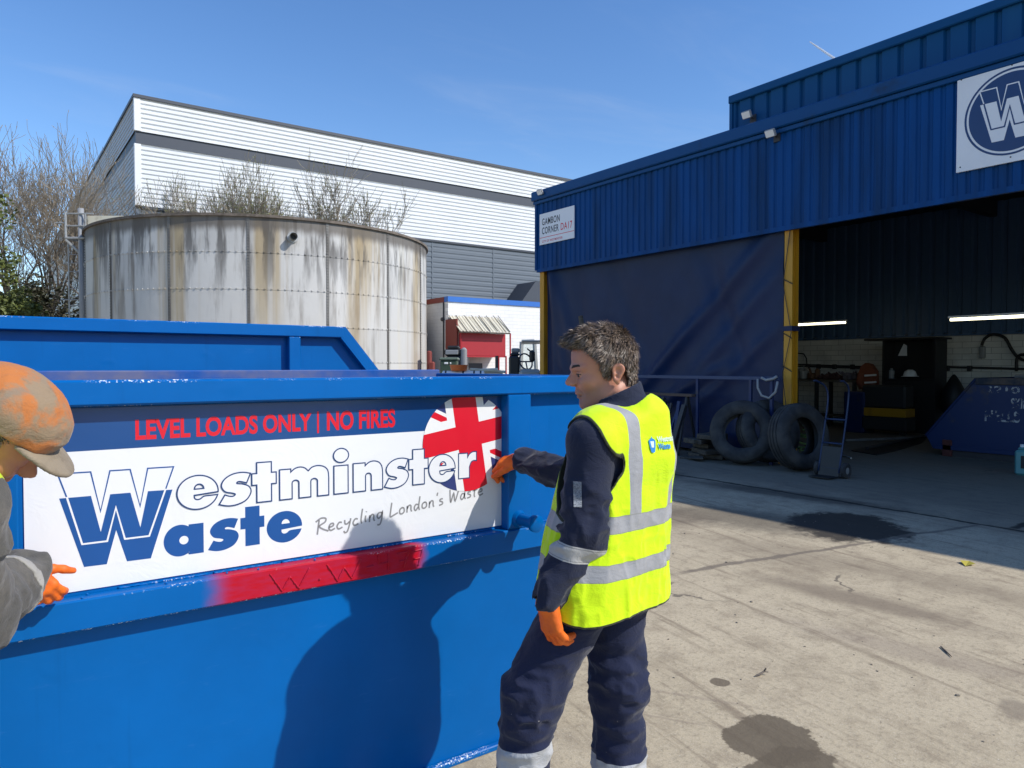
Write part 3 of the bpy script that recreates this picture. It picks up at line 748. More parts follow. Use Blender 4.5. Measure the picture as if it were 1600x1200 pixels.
# ------------------------------------------------------------------ contrail
mb = MB(); A = onD(1265, 65, 1500); B = onD(1306, 93, 1500); mb.tube([A, A.lerp(B, .25), A.lerp(B, .7), B.lerp(A, -.3)], [1.0, 1.9, 2.4, 3.0], 6)
m, g, p = newmat('contrail_ice'); g.put(p.inputs['Base Color'], (.95, .96, 1)); p.inputs['Roughness'].default_value = 1; p.inputs['Alpha'].default_value = .55
tag(part('contrail', mb, m), 'thin white aircraft contrail over the shed roof', 'contrail', kind='stuff')
# ------------------------------------------------------------------ the blue skip in front, its sign, and the taller skip behind it
PY, RY = 2.56, 2.50
X0, X1, BX0, BX1 = -1.30, 2.45, -.92, 2.03; YB = 4.28
skip = thing('waste_skip', 'freshly painted bright blue steel skip carrying the large printed sign', 'skip', (.6, 3.4, 0))
xz = lambda u, v, t: (u, t, v)
mb = MB(); mb.prism([(X0, 1.56), (BX0, .02), (BX1, .02), (X1, 1.56)], PY, PY+.008, xz); part('side_panel', mb, M['skip_blue'], skip)
mb = MB(); mb.box((X0-.04, RY, 1.520), (X1+.04, RY+.10, 1.598), .006); part('top_rail', mb, M['skip_rail'], skip)
mb = MB(); mb.box((X0+.14, RY, .850), (X1-.19, PY-.001, .944), .005); part('middle_rail', mb, M['skip_mid'], skip)
M['skip_post'] = blue_paint('skip_post_paint', BLUE, chips=(1.519,))
for a, b in ((1.787, 1.909), (-.075, .070)):
    mb = MB(); mb.box((a, RY+.004, .9445), (b, PY-.001, 1.5195), .004); part('post', mb, M['skip_post'], skip)
mb = MB(); mb.box((BX0-.02, PY-.03, .0), (BX1+.02, PY-.001, .024), .004); part('bottom_flange', mb, blue_paint('skip_flange_paint', BLUE, chips=(.024, .016)), skip)
mb = MB(); mb.prism([(X1-.006, 1.56), (BX1-.006, .02), (BX1-.016, .02), (X1-.016, 1.56)], PY+.009, YB-.001, xz); part('end_panel', mb, M['skip_blue'], skip)
mb = MB(); mb.prism([(X0+.006, 1.56), (BX0+.006, .02), (BX0+.016, .02), (X0+.016, 1.56)], PY+.009, YB-.001, xz); part('end_panel', mb, M['skip_blue'], skip)
mb = MB(); mb.box((X1-.03, RY+.101, 1.53), (X1+.05, YB-.06, 1.594), .006); part('end_rail', mb, M['skip_blue'], skip)
mb = MB(); mb.box((X0-.05, RY+.101, 1.53), (X0+.03, YB-.06, 1.594), .006); part('end_rail', mb, M['skip_blue'], skip)
mb = MB(); mb.prism([(X0, 1.53), (BX0, .02), (BX1, .02), (X1, 1.53)], YB, YB+.008, xz); part('back_panel', mb, M['skip_dust'], skip)
mb = MB(); mb.box((X0-.04, YB-.03, 1.531), (X1+.02, YB+.06, 1.617), .006); part('back_rail', mb, M['skip_dust'], skip)
mb = MB(); mb.box((BX0, PY+.009, .025), (BX1-.02, YB-.001, .04)); part('floor', mb, M['skip_dust'], skip)
# uneven weld beads along the rails
rwb = random.Random(2)
def seam(x0, x1, y, z, r=.0045):
    x = x0
    while x < x1:
        L = rwb.uniform(.10, .35); n = max(3, int(L/.008)); e = min(x1, x+L)
        mb = MB(); mb.tube([(x+(e-x)*i/n, y+rwb.uniform(-.0012, .0012), z+rwb.uniform(-.001, .001)) for i in range(n+1)], [r*rwb.uniform(.6, 1.25) for i in range(n+1)], 6)
        part('weld_seam', mb, M['bead'], skip, smooth=True); x = e+rwb.choice((.01, .02, .16))
M['bead'] = blue_paint('weld_bead_paint', BLUE, chips=(.945, 1.52, .849), rough=.25)
for y, z in ((PY-.001, .946), (PY-.001, .849), (PY-.001, 1.519)):
    seam(-.9, 2.2, y, z)
mb = MB()
for k in range(7): 
    x = rwb.uniform(.1, 1.75); mb.ball((x, RY+rwb.uniform(.004, .05), .9465), rwb.uniform(.003, .006), 8)
    part('weld_spatter', mb, M['bead'], skip); mb = MB()
# lifting pin on the post
lc = onY(812, 811, RY)
mb = MB(); mb.tube([(lc.x, RY+.003, lc.z), (lc.x, RY-.10, lc.z)], [.026, .026], 20); mb.tube([(lc.x, RY-.10, lc.z), (lc.x, RY-.103, lc.z), (lc.x, RY-.12, lc.z), (lc.x, RY-.124, lc.z)], [.03, .036, .036, .03], 24); mb.tube([(lc.x, RY+.003, lc.z), (lc.x, RY-.012, lc.z)], [.038, .03], 20)
part('lifting_pin', mb, blue_paint('lifting_pin_paint', BLUE, rough=.2), skip, smooth=True, auto=35)
# weld-bead serial on the red patch
mb = MB()
rw = random.Random(5)
def bead(pts):
    P = []
    for a, b in zip(pts[:-1], pts[1:]):
        n = max(2, int((Vector(b)-Vector(a)).length/.006))
        P += [(a[0]+(b[0]-a[0])*i/n, a[1]+(b[1]-a[1])*i/n) for i in range(n)]
    P.append(pts[-1])
    mb.tube([(x+rw.uniform(-.001, .001), RY-.001, z) for x, z in P], [rw.uniform(.0024, .0042) for _ in P], 6)
zl, zh = .862, .928
def wl_(x0, w):
    bead([(x0, zh), (x0+.30*w, zl), (x0+.5*w, zl+.045), (x0+.72*w, zl), (x0+w, zh)])
wl_(.78, .14); bead([(.955, .878), (.958, .882)]); wl_(.985, .13); bead([(1.135, .892), (1.165, .894)])
bead([(1.185, .93), (1.187, .897), (1.225, .899)]); bead([(1.226, .93), (1.228, .864)])
for x in (1.262, 1.325): bead([(x, .924), (x+.05, .927), (x+.028, .866)])
bead([(1.272, .893), (1.304, .895)]); bead([(1.335, .893), (1.367, .895)])
part('weld_lettering', mb, M['skip_mid'], skip, smooth=True)

# ---- the sign sheet
SX0, SX1, SZ0, SZH, SZ1 = .085, 1.818, .957, 1.382, 1.512
SY = PY-.0045
sg = thing('sign_sheet', 'large white and navy printed sign with a flag roundel fixed on the skip side', 'sign', (.95, SY, SZ0))
def mk_sheet():
    m, g, p = newmat('white_vinyl_sheet'); v = g.obj()
    g.put(p.inputs['Base Color'], g.mix(g.noise(v, 2.5, 4), (.72, .73, .76), (.79, .80, .82)))
    dt = g.mul(g.ss(g.noise(g.sc(v, (1, 1, .5)), 6, 6, .7), .60, .78), .22)
    g.put(p.inputs['Base Color'], g.mix(dt, p.inputs['Base Color'].links[0].from_socket, (.50, .47, .43)))
    p.inputs['Roughness'].default_value = .38
    cr = g.ss(g.noise(g.sc(v, (1, 1, 1)), 5, 5, .6, .8), .4, .75)
    g.put(p.inputs['Normal'], g.bump(g.add(g.mul(cr, .35), g.mul(g.noise(v, 1.5, 2), 1.5)), .22, .012)); return m
M['sheet'] = mk_sheet()
def mk_print(name, col):
    m, g, p = newmat(name); v = g.obj(); g.put(p.inputs['Base Color'], g.mix(g.noise(v, 3, 4), tuple(c*.9 for c in col), tuple(min(1, c*1.1) for c in col)))
    p.inputs['Roughness'].default_value = .3
    g.put(p.inputs['Normal'], g.bump(g.add(g.mul(g.noise(v, 4, 4, .6), .6), g.mul(g.noise(v, 1.3, 2), 1.5)), .3, .012)); return m
M['header'] = mk_print('navy_header_vinyl', (.006, .062, .225))
mb = MB(); mb.box((SX0, SY, SZ0), (SX1, SY+.004, SZ1)); part('sheet', mb, M['sheet'], sg)
def sf(k): return lambda x, z: (x, SY-.00022*k, z)
mb = MB(); mb.add([sf(1)(x, z) for x, z in ((SX0, SZH), (SX1, SZH), (SX1, SZ1), (SX0, SZ1))], [(0, 1, 2, 3)]); part('header_band', mb, M['header'], sg)
mb = MB(); fit_text(mb, 'LEVEL LOADS ONLY', .380, .952, 1.4065, 1.472, sf(3), .034); fit_text(mb, 'NO FIRES', 1.009, 1.285, 1.4035, 1.475, sf(3), .034)
mb.add([sf(3)(x, z) for x, z in ((.972, 1.397), (.979, 1.397), (.979, 1.476), (.972, 1.476))], [(0, 1, 2, 3)]); part('header_lettering', mb, M['print_red'], sg)
# flag roundel, clipped to the disc and the sheet
FC, FR = (1.618, 1.322), .213; FT = R(9)
circ = [(FC[0]+FR*math.cos(2*math.pi*k/96), FC[1]+FR*.94*math.sin(2*math.pi*k/96)) for k in range(96)]
def clip(poly, clipper):
    out = list(poly)
    n = len(clipper)
    for i in range(n):
        a, b = clipper[i], clipper[(i+1) % n]; inp, out = out, []
        side = lambda p: (b[0]-a[0])*(p[1]-a[1])-(b[1]-a[1])*(p[0]-a[0])
        for j in range(len(inp)):
            p, q = inp[j], inp[(j+1) % len(inp)]; sp, sq = side(p), side(q)
            if sp >= 0: out.append(p)
            if (sp >= 0) != (sq >= 0):
                t = sp/(sp-sq); out.append((p[0]+(q[0]-p[0])*t, p[1]+(q[1]-p[1])*t))
        if not out: return []
    return out
reg = clip(circ, [(SX0, SZ0), (SX1, SZ0), (SX1, SZ1-.001), (SX0, SZ1-.001)])
FO = (1.622, 1.352)
def bar(ang, w, l0=-1, l1=1, off=0):
    c, s = math.cos(ang+FT), math.sin(ang+FT); nx, ny = -s, c
    q = [(l0, off-w/2), (l1, off-w/2), (l1, off+w/2), (l0, off+w/2)]
    return clip([(FO[0]+a*c+b*nx, FO[1]+a*s+b*ny) for a, b in q], reg)
def flag(name, polys, k, mat):
    mb = MB()
    for q in polys:
        if len(q) > 2:
            if name == 'flag_red_saltire': mb = MB()
            mb.add([sf(k)(*p) for p in q], [tuple(range(len(q)))])
            if name == 'flag_red_saltire': part(name, mb, mat, sg)
    if name != 'flag_red_saltire': part(name, mb, mat, sg)
flag('flag_field', [reg], 4, M['flag_navy'])
D1, D2 = R(33), R(147)
flag('flag_saltire', [bar(D1, .085)], 5, M['white']); flag('flag_saltire', [bar(D2, .085)], 5.4, M['white'])
flag('flag_red_saltire', [bar(D1, .026, .1, 1, -.016), bar(D1, .026, -1, -.1, .016), bar(D2, .026, .1, 1, -.016), bar(D2, .026, -1, -.1, .016)], 6, M['print_red'])
flag('flag_cross', [bar(0, .165), bar(R(90), .185, .0825, 1), bar(R(90), .185, -1, -.0825)], 7, M['white'])
flag('flag_red_cross', [bar(0, .095), bar(R(90), .115, .0475, 1), bar(R(90), .115, -1, -.0475)], 8, M['print_red'])
# lettering
def arc(cx, cy, rx, ry, a0, a1, n=14): return [(cx+rx*math.cos(R(a0+(a1-a0)*i/n)), cy+ry*math.sin(R(a0+(a1-a0)*i/n))) for i in range(n+1)]
def cr(pts, n=5):
    """open Catmull-Rom through the points"""
    P = [pts[0]]+list(pts)+[pts[-1]]; out = []
    for i in range(1, len(P)-2):
        for j in range(n):
            t = j/n; o = []
            for k in range(len(P[0])):
                p0, p1, p2, p3 = P[i-1][k], P[i][k], P[i+1][k], P[i+2][k]
                o.append(.5*(2*p1+(p2-p0)*t+(2*p0-5*p1+4*p2-p3)*t*t+(3*p1-p0-3*p2+p3)*t**3))
            out.append(tuple(o))
    return out+[pts[-1]]
GL = {
 'e': [arc(.5, .5, .5, .5, -4, 346, 48)+cr([(.70, .375), (.63, .36), (.56, .30), (.48, .285), (.42, .33), (.41, .42)], 3)+[(.99, .465)], arc(.53, .60, .115, .14, 0, 180, 10)],
 's': [cr([(.985, .95), (.73, 1.0), (.43, .97), (.18, .84), (.07, .64), (.18, .45), (.40, .385), (.5, .34), (.43, .285), (.30, .30), (.18, .35)], 4)+cr([(0, .07), (.28, 0), (.58, .02), (.86, .14), (1, .37), (.93, .55), (.73, .635), (.56, .665), (.57, .71), (.66, .72), (.86, .66)], 4)],
 't': [[(.20, 0), (.20, .44), (0, .44), (0, .73), (.20, .73), (.20, 1), (.80, 1), (.80, .73), (1, .73), (1, .44), (.80, .44), (.80, 0)]],
 'm': [[(0, 0), (0, .96), (.22, .96)]+cr([(.22, .86), (.30, .96), (.40, 1), (.50, .96), (.575, .85)], 4)+cr([(.575, .85), (.65, .96), (.77, 1), (.90, .95), (.98, .82), (1, .6)], 4)+[(1, 0), (.765, 0)]+arc(.695, .5, .07, .09, 0, 180, 8)+[(.625, 0), (.385, 0)]+arc(.315, .5, .07, .09, 0, 180, 8)+[(.245, 0)]],
 'n': [[(0, 0), (0, .96), (.40, .96)]+cr([(.40, .86), (.52, .96), (.68, 1), (.86, .95), (.97, .8), (1, .58)], 4)+[(1, 0), (.61, 0)]+arc(.51, .5, .10, .10, 0, 180, 8)+[(.41, 0)]],
 'r': [[(0, 0), (0, .97), (.50, .97)]+cr([(.50, .80), (.60, .92), (.78, 1), (1, 1)], 4)+cr([(1, .64), (.86, .66), (.70, .60), (.60, .42)], 4)+[(.60, 0)]],
 'i': [[(0, 0), (0, .62), (1, .62), (1, 0)]],
 'dot': [arc(.5, .5, .5, .5, 0, 350, 30)],
 'a': [arc(.40, .5, .40, .5, 52, 308, 34)+[(.62, .10), (.62, .02), (1, .02), (1, .98), (.62, .98), (.62, .90)], arc(.50, .5, .115, .135, 0, 350, 22)],
}
def place(gl, x0, x1, z0, z1): return [[(x0+(x1-x0)*x, z0+(z1-z0)*y) for x, y in c] for c in GL[gl]]
B, X = 1.1685, 1.2795
upper = [('e', .499, .627, B-.001, X), ('s', .630, .735, B-.001, X-.002), ('t', .738, .822, B, 1.3065), ('m', .834, 1.014, B, X), ('i', 1.0345, 1.0895, B, 1.336), ('dot', 1.033, 1.092, 1.284, 1.336), ('n', 1.110, 1.230, B, X), ('s', 1.238, 1.341, B-.001, X+.002), ('t', 1.343, 1.429, B+.003, 1.311), ('e', 1.432, 1.555, B, X+.004), ('r', 1.5715, 1.659, B+.008, X+.004)]
ml = MB(); mw = MB()
for gl, a, b, c, d in upper:
    cs_ = place(gl, a, b, c, d)
    fill(mw, cs_[0], sf(9), cs_[1:])
    for poly in cs_: add_band(ml, poly, .0045, sf(10))
part('upper_lettering', mw, M['sheet'], sg); part('upper_outline', ml, M['navy'], sg)
mb = MB(); B2, X2 = 1.021, 1.1255
for gl, a, b, c, d in [('a', .458, .580, B2-.002, X2-.003), ('s', .593, .693, B2-.002, X2), ('t', .699, .780, B2+.001, 1.157), ('e', .788, .914, B2-.005, X2+.002)]:
    cs_ = place(gl, a, b, c, d); fill(mb, cs_[0], sf(2), cs_[1:])
part('lower_lettering', mb, M['royal'], sg)
w_mark(sf(2), sf(3), M['royal'], M['sheet'], sg, .0042)
# handwritten strapline
HW = {'R': (1.25, [[(.25, 1.75), (.17, .8), (.1, -.1)], [(-.15, 1.6), (.45, 1.95), (1.0, 1.8), (.95, 1.35), (.3, .95), (.75, .45), (1.4, .05)]]),
 'e': (.85, [[(.08, .5), (.55, .62), (.55, .93), (.22, .9), (.05, .45), (.3, .05), (.78, .22)]]), 'c': (.8, [[(.62, .82), (.3, .9), (.05, .45), (.25, .05), (.72, .18)]]),
 'y': (.9, [[(.05, .95), (.1, .45), (.35, .35), (.65, .6)], [(.78, 1), (.62, 0), (.4, -.7), (.1, -.75), (.02, -.5)]]), 'l': (.42, [[(.25, 2.0), (.12, .6), (.22, 0)]]),
 'i': (.42, [[(.15, .9), (.12, .3), (.22, 0)], [(.2, 1.35), (.24, 1.45)]]), 'n': (.9, [[(.12, .95), (.1, 0)], [(.1, .55), (.35, .95), (.6, .85), (.64, .3), (.75, 0)]]),
 'g': (.85, [[(.65, .88), (.25, .9), (.05, .5), (.25, .15), (.55, .4), (.7, .92), (.65, 0), (.45, -.7), (.1, -.7)]]), 'L': (1.15, [[(.25, 2.0), (.14, .9), (.12, .08), (.5, .15), (1.1, .4)]]),
 'o': (.85, [[(.4, .93), (.1, .7), (.1, .2), (.4, .05), (.68, .3), (.62, .8), (.35, .93)]]), 'd': (.95, [[(.6, .8), (.25, .9), (.05, .45), (.25, .05), (.6, .5)], [(.78, 1.95), (.66, .6), (.78, 0)]]),
 "'": (.3, [[(.2, 1.95), (.12, 1.5)]]), 's': (.72, [[(.55, .92), (.2, .9), (.15, .66), (.5, .45), (.5, .15), (.05, .05)]]),
 'W': (1.5, [[(.05, 1.85), (.12, .8), (.25, .0), (.62, 1.2), (.88, .02), (1.45, 2.0)]]), 'a': (.88, [[(.6, .85), (.25, .9), (.05, .4), (.25, .05), (.55, .4), (.65, .92), (.62, .3), (.84, .05)]]),
 't': (.72, [[(.38, 1.55), (.25, .4), (.38, 0)], [(0, 1.0), (.72, 1.12)]]), ' ': (.55, [])}
txt = "Recycling London's Waste"; tot = sum(HW[c][0]+.12 for c in txt)
k = .735/tot; ca, sa = math.cos(R(5.3)), math.sin(R(5.3)); mb = MB(); px_ = 0; rh = random.Random(9); kz = .0275
for c in txt:
    if c == ' ': part('handwritten_word', mb, M['grey_print'], sg); mb = MB()
    w, st = HW[c]; dy = rh.uniform(-.08, .08)
    for pts in st:
        P = [((px_+x+.12*y)*k, (y+dy)*kz) for x, y in cr(pts, 4)]
        P = [(.967+x*ca-y*sa, 1.030+x*sa+y*ca) for x, y in P]; add_band(mb, P, .0062, sf(3), False)
    px_ += w+.12
part('handwritten_word', mb, M['grey_print'], sg)

# ---- taller skip behind
QY = 4.70
s2 = thing('waste_skip', 'taller bright blue skip with a slanted corner rail standing behind the signed skip', 'skip', (.3, 5.5, 0))
PX, PX2 = 1.993, 2.52; PZ, PZ2 = 1.908, 1.28
sl_ = lambda z: PX+(PZ-z)*(2.235-PX)/(PZ-1.618)
mb = MB(); mb.prism([(-2.2, .05), (sl_(PZ2)-.5, .05), (sl_(PZ2)-.05, PZ2), (PX-.03, PZ-.04), (-2.6, PZ-.04), (-2.6, PZ2)], QY+.06, QY+.068, xz); part('side_panel', mb, M['skip_back'], s2)
mb = MB(); mb.box((-2.64, QY, PZ-.075), (PX-.012, QY+.09, PZ), .006); part('top_rail', mb, M['skip_back'], s2)
mb = MB(); dx = .085
mb.prism([(PX-.0115, PZ), (PX, PZ), (sl_(PZ2), PZ2), (sl_(PZ2)-dx*1.1, PZ2), (PX-.0115-.02, PZ-.0765)], QY+.001, QY+.089, xz); part('end_rail', mb, M['skip_back'], s2)
a, b = 1.606, 1.682
for xx in (a, a-1.9):
    mb = MB(); mb.box((xx, QY+.004, .3), (xx+b-a, QY+.059, PZ-.0755), .004); part('post', mb, blue_paint('rear_post_paint', BLUE, chips=(PZ-.076,)), s2)
mb = MB(); mb.box((-2.0, QY+.002, .86), (sl_(PZ2)-.2, QY+.059, .95)) if False else mb.box((-2.3, QY+.069, .05), (1.9, QY+1.8, .08)); part('floor', mb, M['skip_dust'], s2)
mb = MB(); mb.prism([(-2.2, .05), (sl_(PZ2)-.5, .05), (sl_(PZ2)-.05, PZ2), (PX-.03, PZ-.1), (-2.6, PZ-.1), (-2.6, PZ2)], QY+1.8, QY+1.81, xz); part('back_panel', mb, M['skip_dust'], s2)
mb = MB(); q = [(PX-.03, PZ-.08), (sl_(PZ2)-.05, PZ2), (sl_(PZ2)-.5, .05), (sl_(PZ2)-.51, .05), (sl_(PZ2)-.06, PZ2), (PX-.04, PZ-.08)]
mb.prism(q, QY+.09, QY+1.799, xz); part('end_panel', mb, M['skip_dust'], s2)
# ------------------------------------------------------------------ things in front of and inside the shed
def one(name, mb, mat, label, cat, smooth=False, group=None, auto=None):
    A = np.array(mb.v); c = (float((A[:, 0].min()+A[:, 0].max())/2), float((A[:, 1].min()+A[:, 1].max())/2), float(A[:, 2].min()))
    return tag(part(name, mb, mat, None, smooth=smooth, loc=c, auto=auto), label, cat, group)
# tyres
ty = thing('truck_tyre', 'worn truck tyre facing the yard, leaning at the left of the tyre pile', 'tyre', (0, 0, 0), 0, 'truck tyres by the yellow post')
pr = [(.290,-.115),(.315,-.150),(.38,-.176),(.45,-.172),(.500,-.138)]
tread = [(.520,-.112),(.522,-.072),(.508,-.070),(.508,-.058),(.524,-.056),(.525,-.008),(.510,-.006),(.510,.006)]
tread = tread+[(r, -z) for r, z in tread[::-1]]
side = [(.515,-.122)]
liner = [(.30,.10),(.34,.095),(.46,.125),(.495,.08),(.497,-.08),(.46,-.125),(.34,-.095)]
outer = pr+tread+[(r, -z) for r, z in pr[::-1]]
mb = MB(); mb.lathe(pr, 64); a = part('sidewall', mb, M['black_rub'], ty, smooth=True)
mb = MB(); mb.lathe([(r, -z) for r, z in pr[::-1]], 64); part('sidewall', mb, M['black_rub'], ty, smooth=True)
mb = MB(); mb.lathe([pr[-1]]+tread+[(pr[-1][0], -pr[-1][1])], 64); part('tread', mb, M['black_rub'], ty, smooth=True, auto=35)
mb = MB(); mb.lathe([(.290, .115)]+liner+[(.290, -.115)], 64); part('liner', mb, M['black'], ty, smooth=True, auto=40)
def cammix(fwd, rt, up, px):
    d = ray(px, 600); h = Vector((d[0], d[1], 0)).normalized(); r_ = Vector((h.y, -h.x, 0))
    return (-h*fwd+r_*rt+Vector((0, 0, up))).normalized()
def tyre_pose(o, px, py, X, n):
    p = onX(px, py, X); o.rotation_mode = 'XYZ'; o.rotation_euler = n.to_track_quat('Z', 'Y').to_euler(); o.location = p
    o.location.z = .523*math.sqrt(max(0, 1-n.z**2))+.12*abs(n.z)
tyre_pose(ty, 1160, 672, 10.26, cammix(.93, -.10, .26, 1160))
t2 = dup(ty, (0, 0, 0), label='worn truck tyre turned to show its tread, behind the blue sack truck'); tyre_pose(t2, 1248, 676, 10.36, cammix(.70, .72, .16, 1262))
t3 = dup(ty, (0, 0, 0), label='truck tyre half hidden behind the other two tyres'); tyre_pose(t3, 1200, 652, 10.62, cammix(.80, .45, .30, 1196)); t3.location.z += .02

# sack truck
st = thing('sack_truck', 'blue tubular sack truck with two small wheels standing before the tyres', 'sack truck', (10.1, 6.1, 0))
X = 10.05; ya, yb = onX(1279, 700, X).y, onX(1311, 700, X).y
mb = MB()
for y, s_ in ((ya, 1), (yb, -1)):
    P = [(X, y, .08), (X+.16, y, .75), (X+.24, y, 1.15), (X+.20, y+.02*s_, 1.33), (X+.02, y+.05*s_, 1.42), (X-.06, y+.05*s_, 1.42)]
    mb.tube(cr(P, 4), .013, 8)
for z in (.14, .5, .85): mb.tube([(X+.16*z/.75*.95, ya, z), (X+.16*z/.75*.95, yb, z)], .014, 6)
part('frame', mb, plain('sack_truck_blue', (.010, .028, .085), .5), st, smooth=True)
mb = MB(); mb.box((X-.26, yb, .02), (X-.02, ya, .03)); mb.prism([(X-.01, .03), (X+.01, .03), (X+.10, .45), (X+.085, .45)], yb, ya, lambda u, v, t: (u, t, v)); part('toe_plate', mb, M['black'], st)
for y, s_ in ((ya+.05, 1), (yb-.05, -1)):
    mb = MB(); mb.M = Matrix.Translation((X+.10, y, .115)) @ Matrix.Rotation(R(90), 4, 'X'); mb.lathe([(.05, -.03), (.095, -.035), (.115, -.02), (.115, .02), (.095, .035), (.05, .03)], 24, True)
    w_ = part('wheel', mb, M['black_rub'], st, smooth=True, auto=40)
    mb = MB(); mb.M = Matrix.Translation((X+.10, y, .115)) @ Matrix.Rotation(R(90), 4, 'X'); mb.lathe([(.0, -.028), (.06, -.025), (.06, .025), (.0, .028)], 16); part('hub', mb, M['galv'], w_)
mb = MB(); mb.tube([(X+.10, ya+.05, .115), (X+.10, yb-.05, .115)], .012, 6); part('axle', mb, M['steel'], st)

# steel rack with offcuts leaning on it
X = 10.5; rk = thing('steel_rack', 'low rack of dark steel offcuts standing before the tarpaulin', 'rack', (X, onX(1040, 690, X).y, 0))
y0, y1 = onX(962, 690, X).y, onX(1083, 690, X).y; zt_ = onX(1040, 614, X).z
mb = MB(); mb.box((X-.06, y1, zt_-.05), (X+.10, y0, zt_), .005); part('top_bar', mb, plain('rusty_steel', (.11, .075, .06), .8), rk)
for y in (y0-.1, y1+.15):
    mb = MB(); mb.tube([(X-.25, y, 0), (X, y, zt_-.05)], .03, 6); mb.tube([(X+.3, y, 0), (X+.02, y, zt_-.05)], .03, 6); part('leg', mb, M['steel'], rk)
rr = random.Random(4)
for k in range(17):
    y = y1+.1+(y0-y1-.2)*rr.random(); h = zt_*rr.uniform(.82, 1.0)-.06; w = rr.uniform(.02, .06)
    mb = MB(); dy = rr.uniform(-.25, .25); mb.tube([(X-rr.uniform(.2, .45), y+dy, 0.01), (X-.075, y, h)], w, 4)
    part('offcut', mb, [M['steel'], M['old_blue'], M['black'], plain('rust_bar', (.10, .05, .035), .85) if k == 0 else M['steel']][k % 4], rk)
# blue barrier rail
X = 10.55; zb = onX(1120, 590, X).z; br = thing('steel_barrier', 'thin blue steel barrier rail running in front of the tarpaulin', 'barrier', (X+.05, 9.6, 0))
y0, y1 = onX(930, 590, X).y, onX(1218, 590, X).y
mb = MB(); mb.box((X-.02, y1, zb-.03), (X+.02, y0, zb+.03), .004); part('top_rail', mb, plain('barrier_blue', (.025, .05, .13), .5), br)
for px in (1173, 1206, 1090, 960):
    y = onX(px, 600, X).y; mb = MB(); mb.box((X-.02, y-.025, 0), (X+.02, y+.025, zb-.031)); part('leg', mb, M['old_blue'], br)
mb = MB(); P = [onX(x, y, X-.05) for x, y in ((1184, 592), (1184, 606), (1190, 618), (1202, 622), (1212, 612), (1215, 596))]; mb.tube(P, .02, 8); mb.tube([onX(x, y, X-.06) for x, y in ((1190, 590), (1197, 594), (1208, 592), (1214, 588))], .025, 6); one('air_hose', mb, M['grey_plas'], 'short grey hose looped over the end of the blue barrier rail', 'hose', True)
mb = MB(); A, B = onX(907, 494, 10.6), onX(914, 538, 10.6); mb.tube([A, A.lerp(B, .5), Vector((B.x-.2, B.y-.1, 0))], [.05, .055, .06], 8); one('timber_pole', mb, M['wood'], 'rough timber pole leaning before the left part of the tarpaulin', 'pole')
# timber pile
X = 10.4; tp = thing('timber_pile', 'untidy pile of dark timber blocks beside the leftmost truck tyre', 'timber pile', (X, onX(1103, 700, X).y, 0))
for k in range(9):
    px = rr.uniform(1092, 1112); y = onX(px, 690, X).y; z = .02+.085*(k//1.6)
    mb = MB().at((X+rr.uniform(-.1, .15), y, z), rr.uniform(-.5, .5), 0, rr.uniform(-.06, .06)); mb.box((-.2, -.25, 0), (.2, .12, .075), .006); part('timber_block', mb, M['wood'], tp)
for k in range(3):
    mb = MB().at((X-.1-.1*k, onX(1085+12*k, 700, X).y, .005+.02*k), .3+.2*k); mb.box((-.3, -.08, 0), (.3, .08, .022), .004); part('board', mb, M['wood'], tp)
# green cord behind the turned tyre
X = 11.6; mb = MB(); c = onX(1262, 690, X)
for k in range(12):
    a = rr.uniform(0, 6.28); mb.tube(cr([(c.x+.15*math.cos(a+t)*rr.uniform(.5, 1), c.y+.22*math.sin(a+t)*rr.uniform(.5, 1), .02+.05*k+rr.uniform(0, .05)) for t in (0, .8, 1.7, 2.6)], 3), .016, 5)
one('cord_bundle', mb, plain('green_cord', (.11, .19, .05), .7), 'tangle of green cord seen through the turned truck tyre', 'cord')

# --- inside
X = 18.6; wbx = thing('workbench', 'dark cluttered workbench against the white brick wall in the shed', 'workbench', (X, onX(1300, 620, X).y, 0))
y0, y1 = onX(1243, 620, X).y+.3, onX(1352, 620, X).y; zt_ = onX(1300, 593, X).z
mb = MB(); mb.box((X-.4, y1, zt_-.06), (X+.4, y0, zt_), .01); part('top', mb, M['wood'], wbx)
for y in (y0-.1, y1+.1, (y0+y1)/2):
    for x in (X-.35, X+.35):
        mb = MB(); mb.box((x-.04, y-.04, 0), (x+.04, y+.04, zt_-.061)); part('leg', mb, M['steel'], wbx)
mb = MB(); mb.box((X-.35, y1+.15, .3), (X+.3, y0-.15, .34)); part('shelf', mb, M['wood'], wbx)
def lump(name, px0, px1, pz, h, X, mat, label, cat, n=5, seed=1):
    r2 = random.Random(seed); a, b = onX(px0, 600, X).y, onX(px1, 600, X).y; mb = MB()
    for k in range(n):
        w = abs(a-b)/n*1.3; y = a+(b-a)*(k+.5)/n; hh = h*r2.uniform(.5, 1)
        mb.at((X+r2.uniform(-.1, .1), y, pz), r2.uniform(-.6, .6), 0, 0); mb.box((-.14, -w/2, 0), (.14, w/2, hh), .03)
        mb.M = Matrix(); mb.tube([(X, y, pz+hh*.4), (X-.05, y+r2.uniform(-.2, .2), pz+h*r2.uniform(.8, 1.2))], .03, 6)
    return one(name, mb, mat, label, cat)
lump('toolbox', 1247, 1262, zt_+.003, .30, X, M['grey_plas'], 'grey tool box at the post end of the workbench', 'tool box', 3, 2)
lump('bench_vice', 1266, 1280, zt_+.003, .28, X, plain('brown_metal', (.12, .06, .03), .6), 'brown bench vice on the workbench', 'vice', 3, 3)
lump('rag_heap', 1284, 1318, zt_+.003, .17, X, plain('dark_red_rag', (.06, .028, .03), .9), 'heap of dark rags along the middle of the workbench', 'rags', 8, 4)
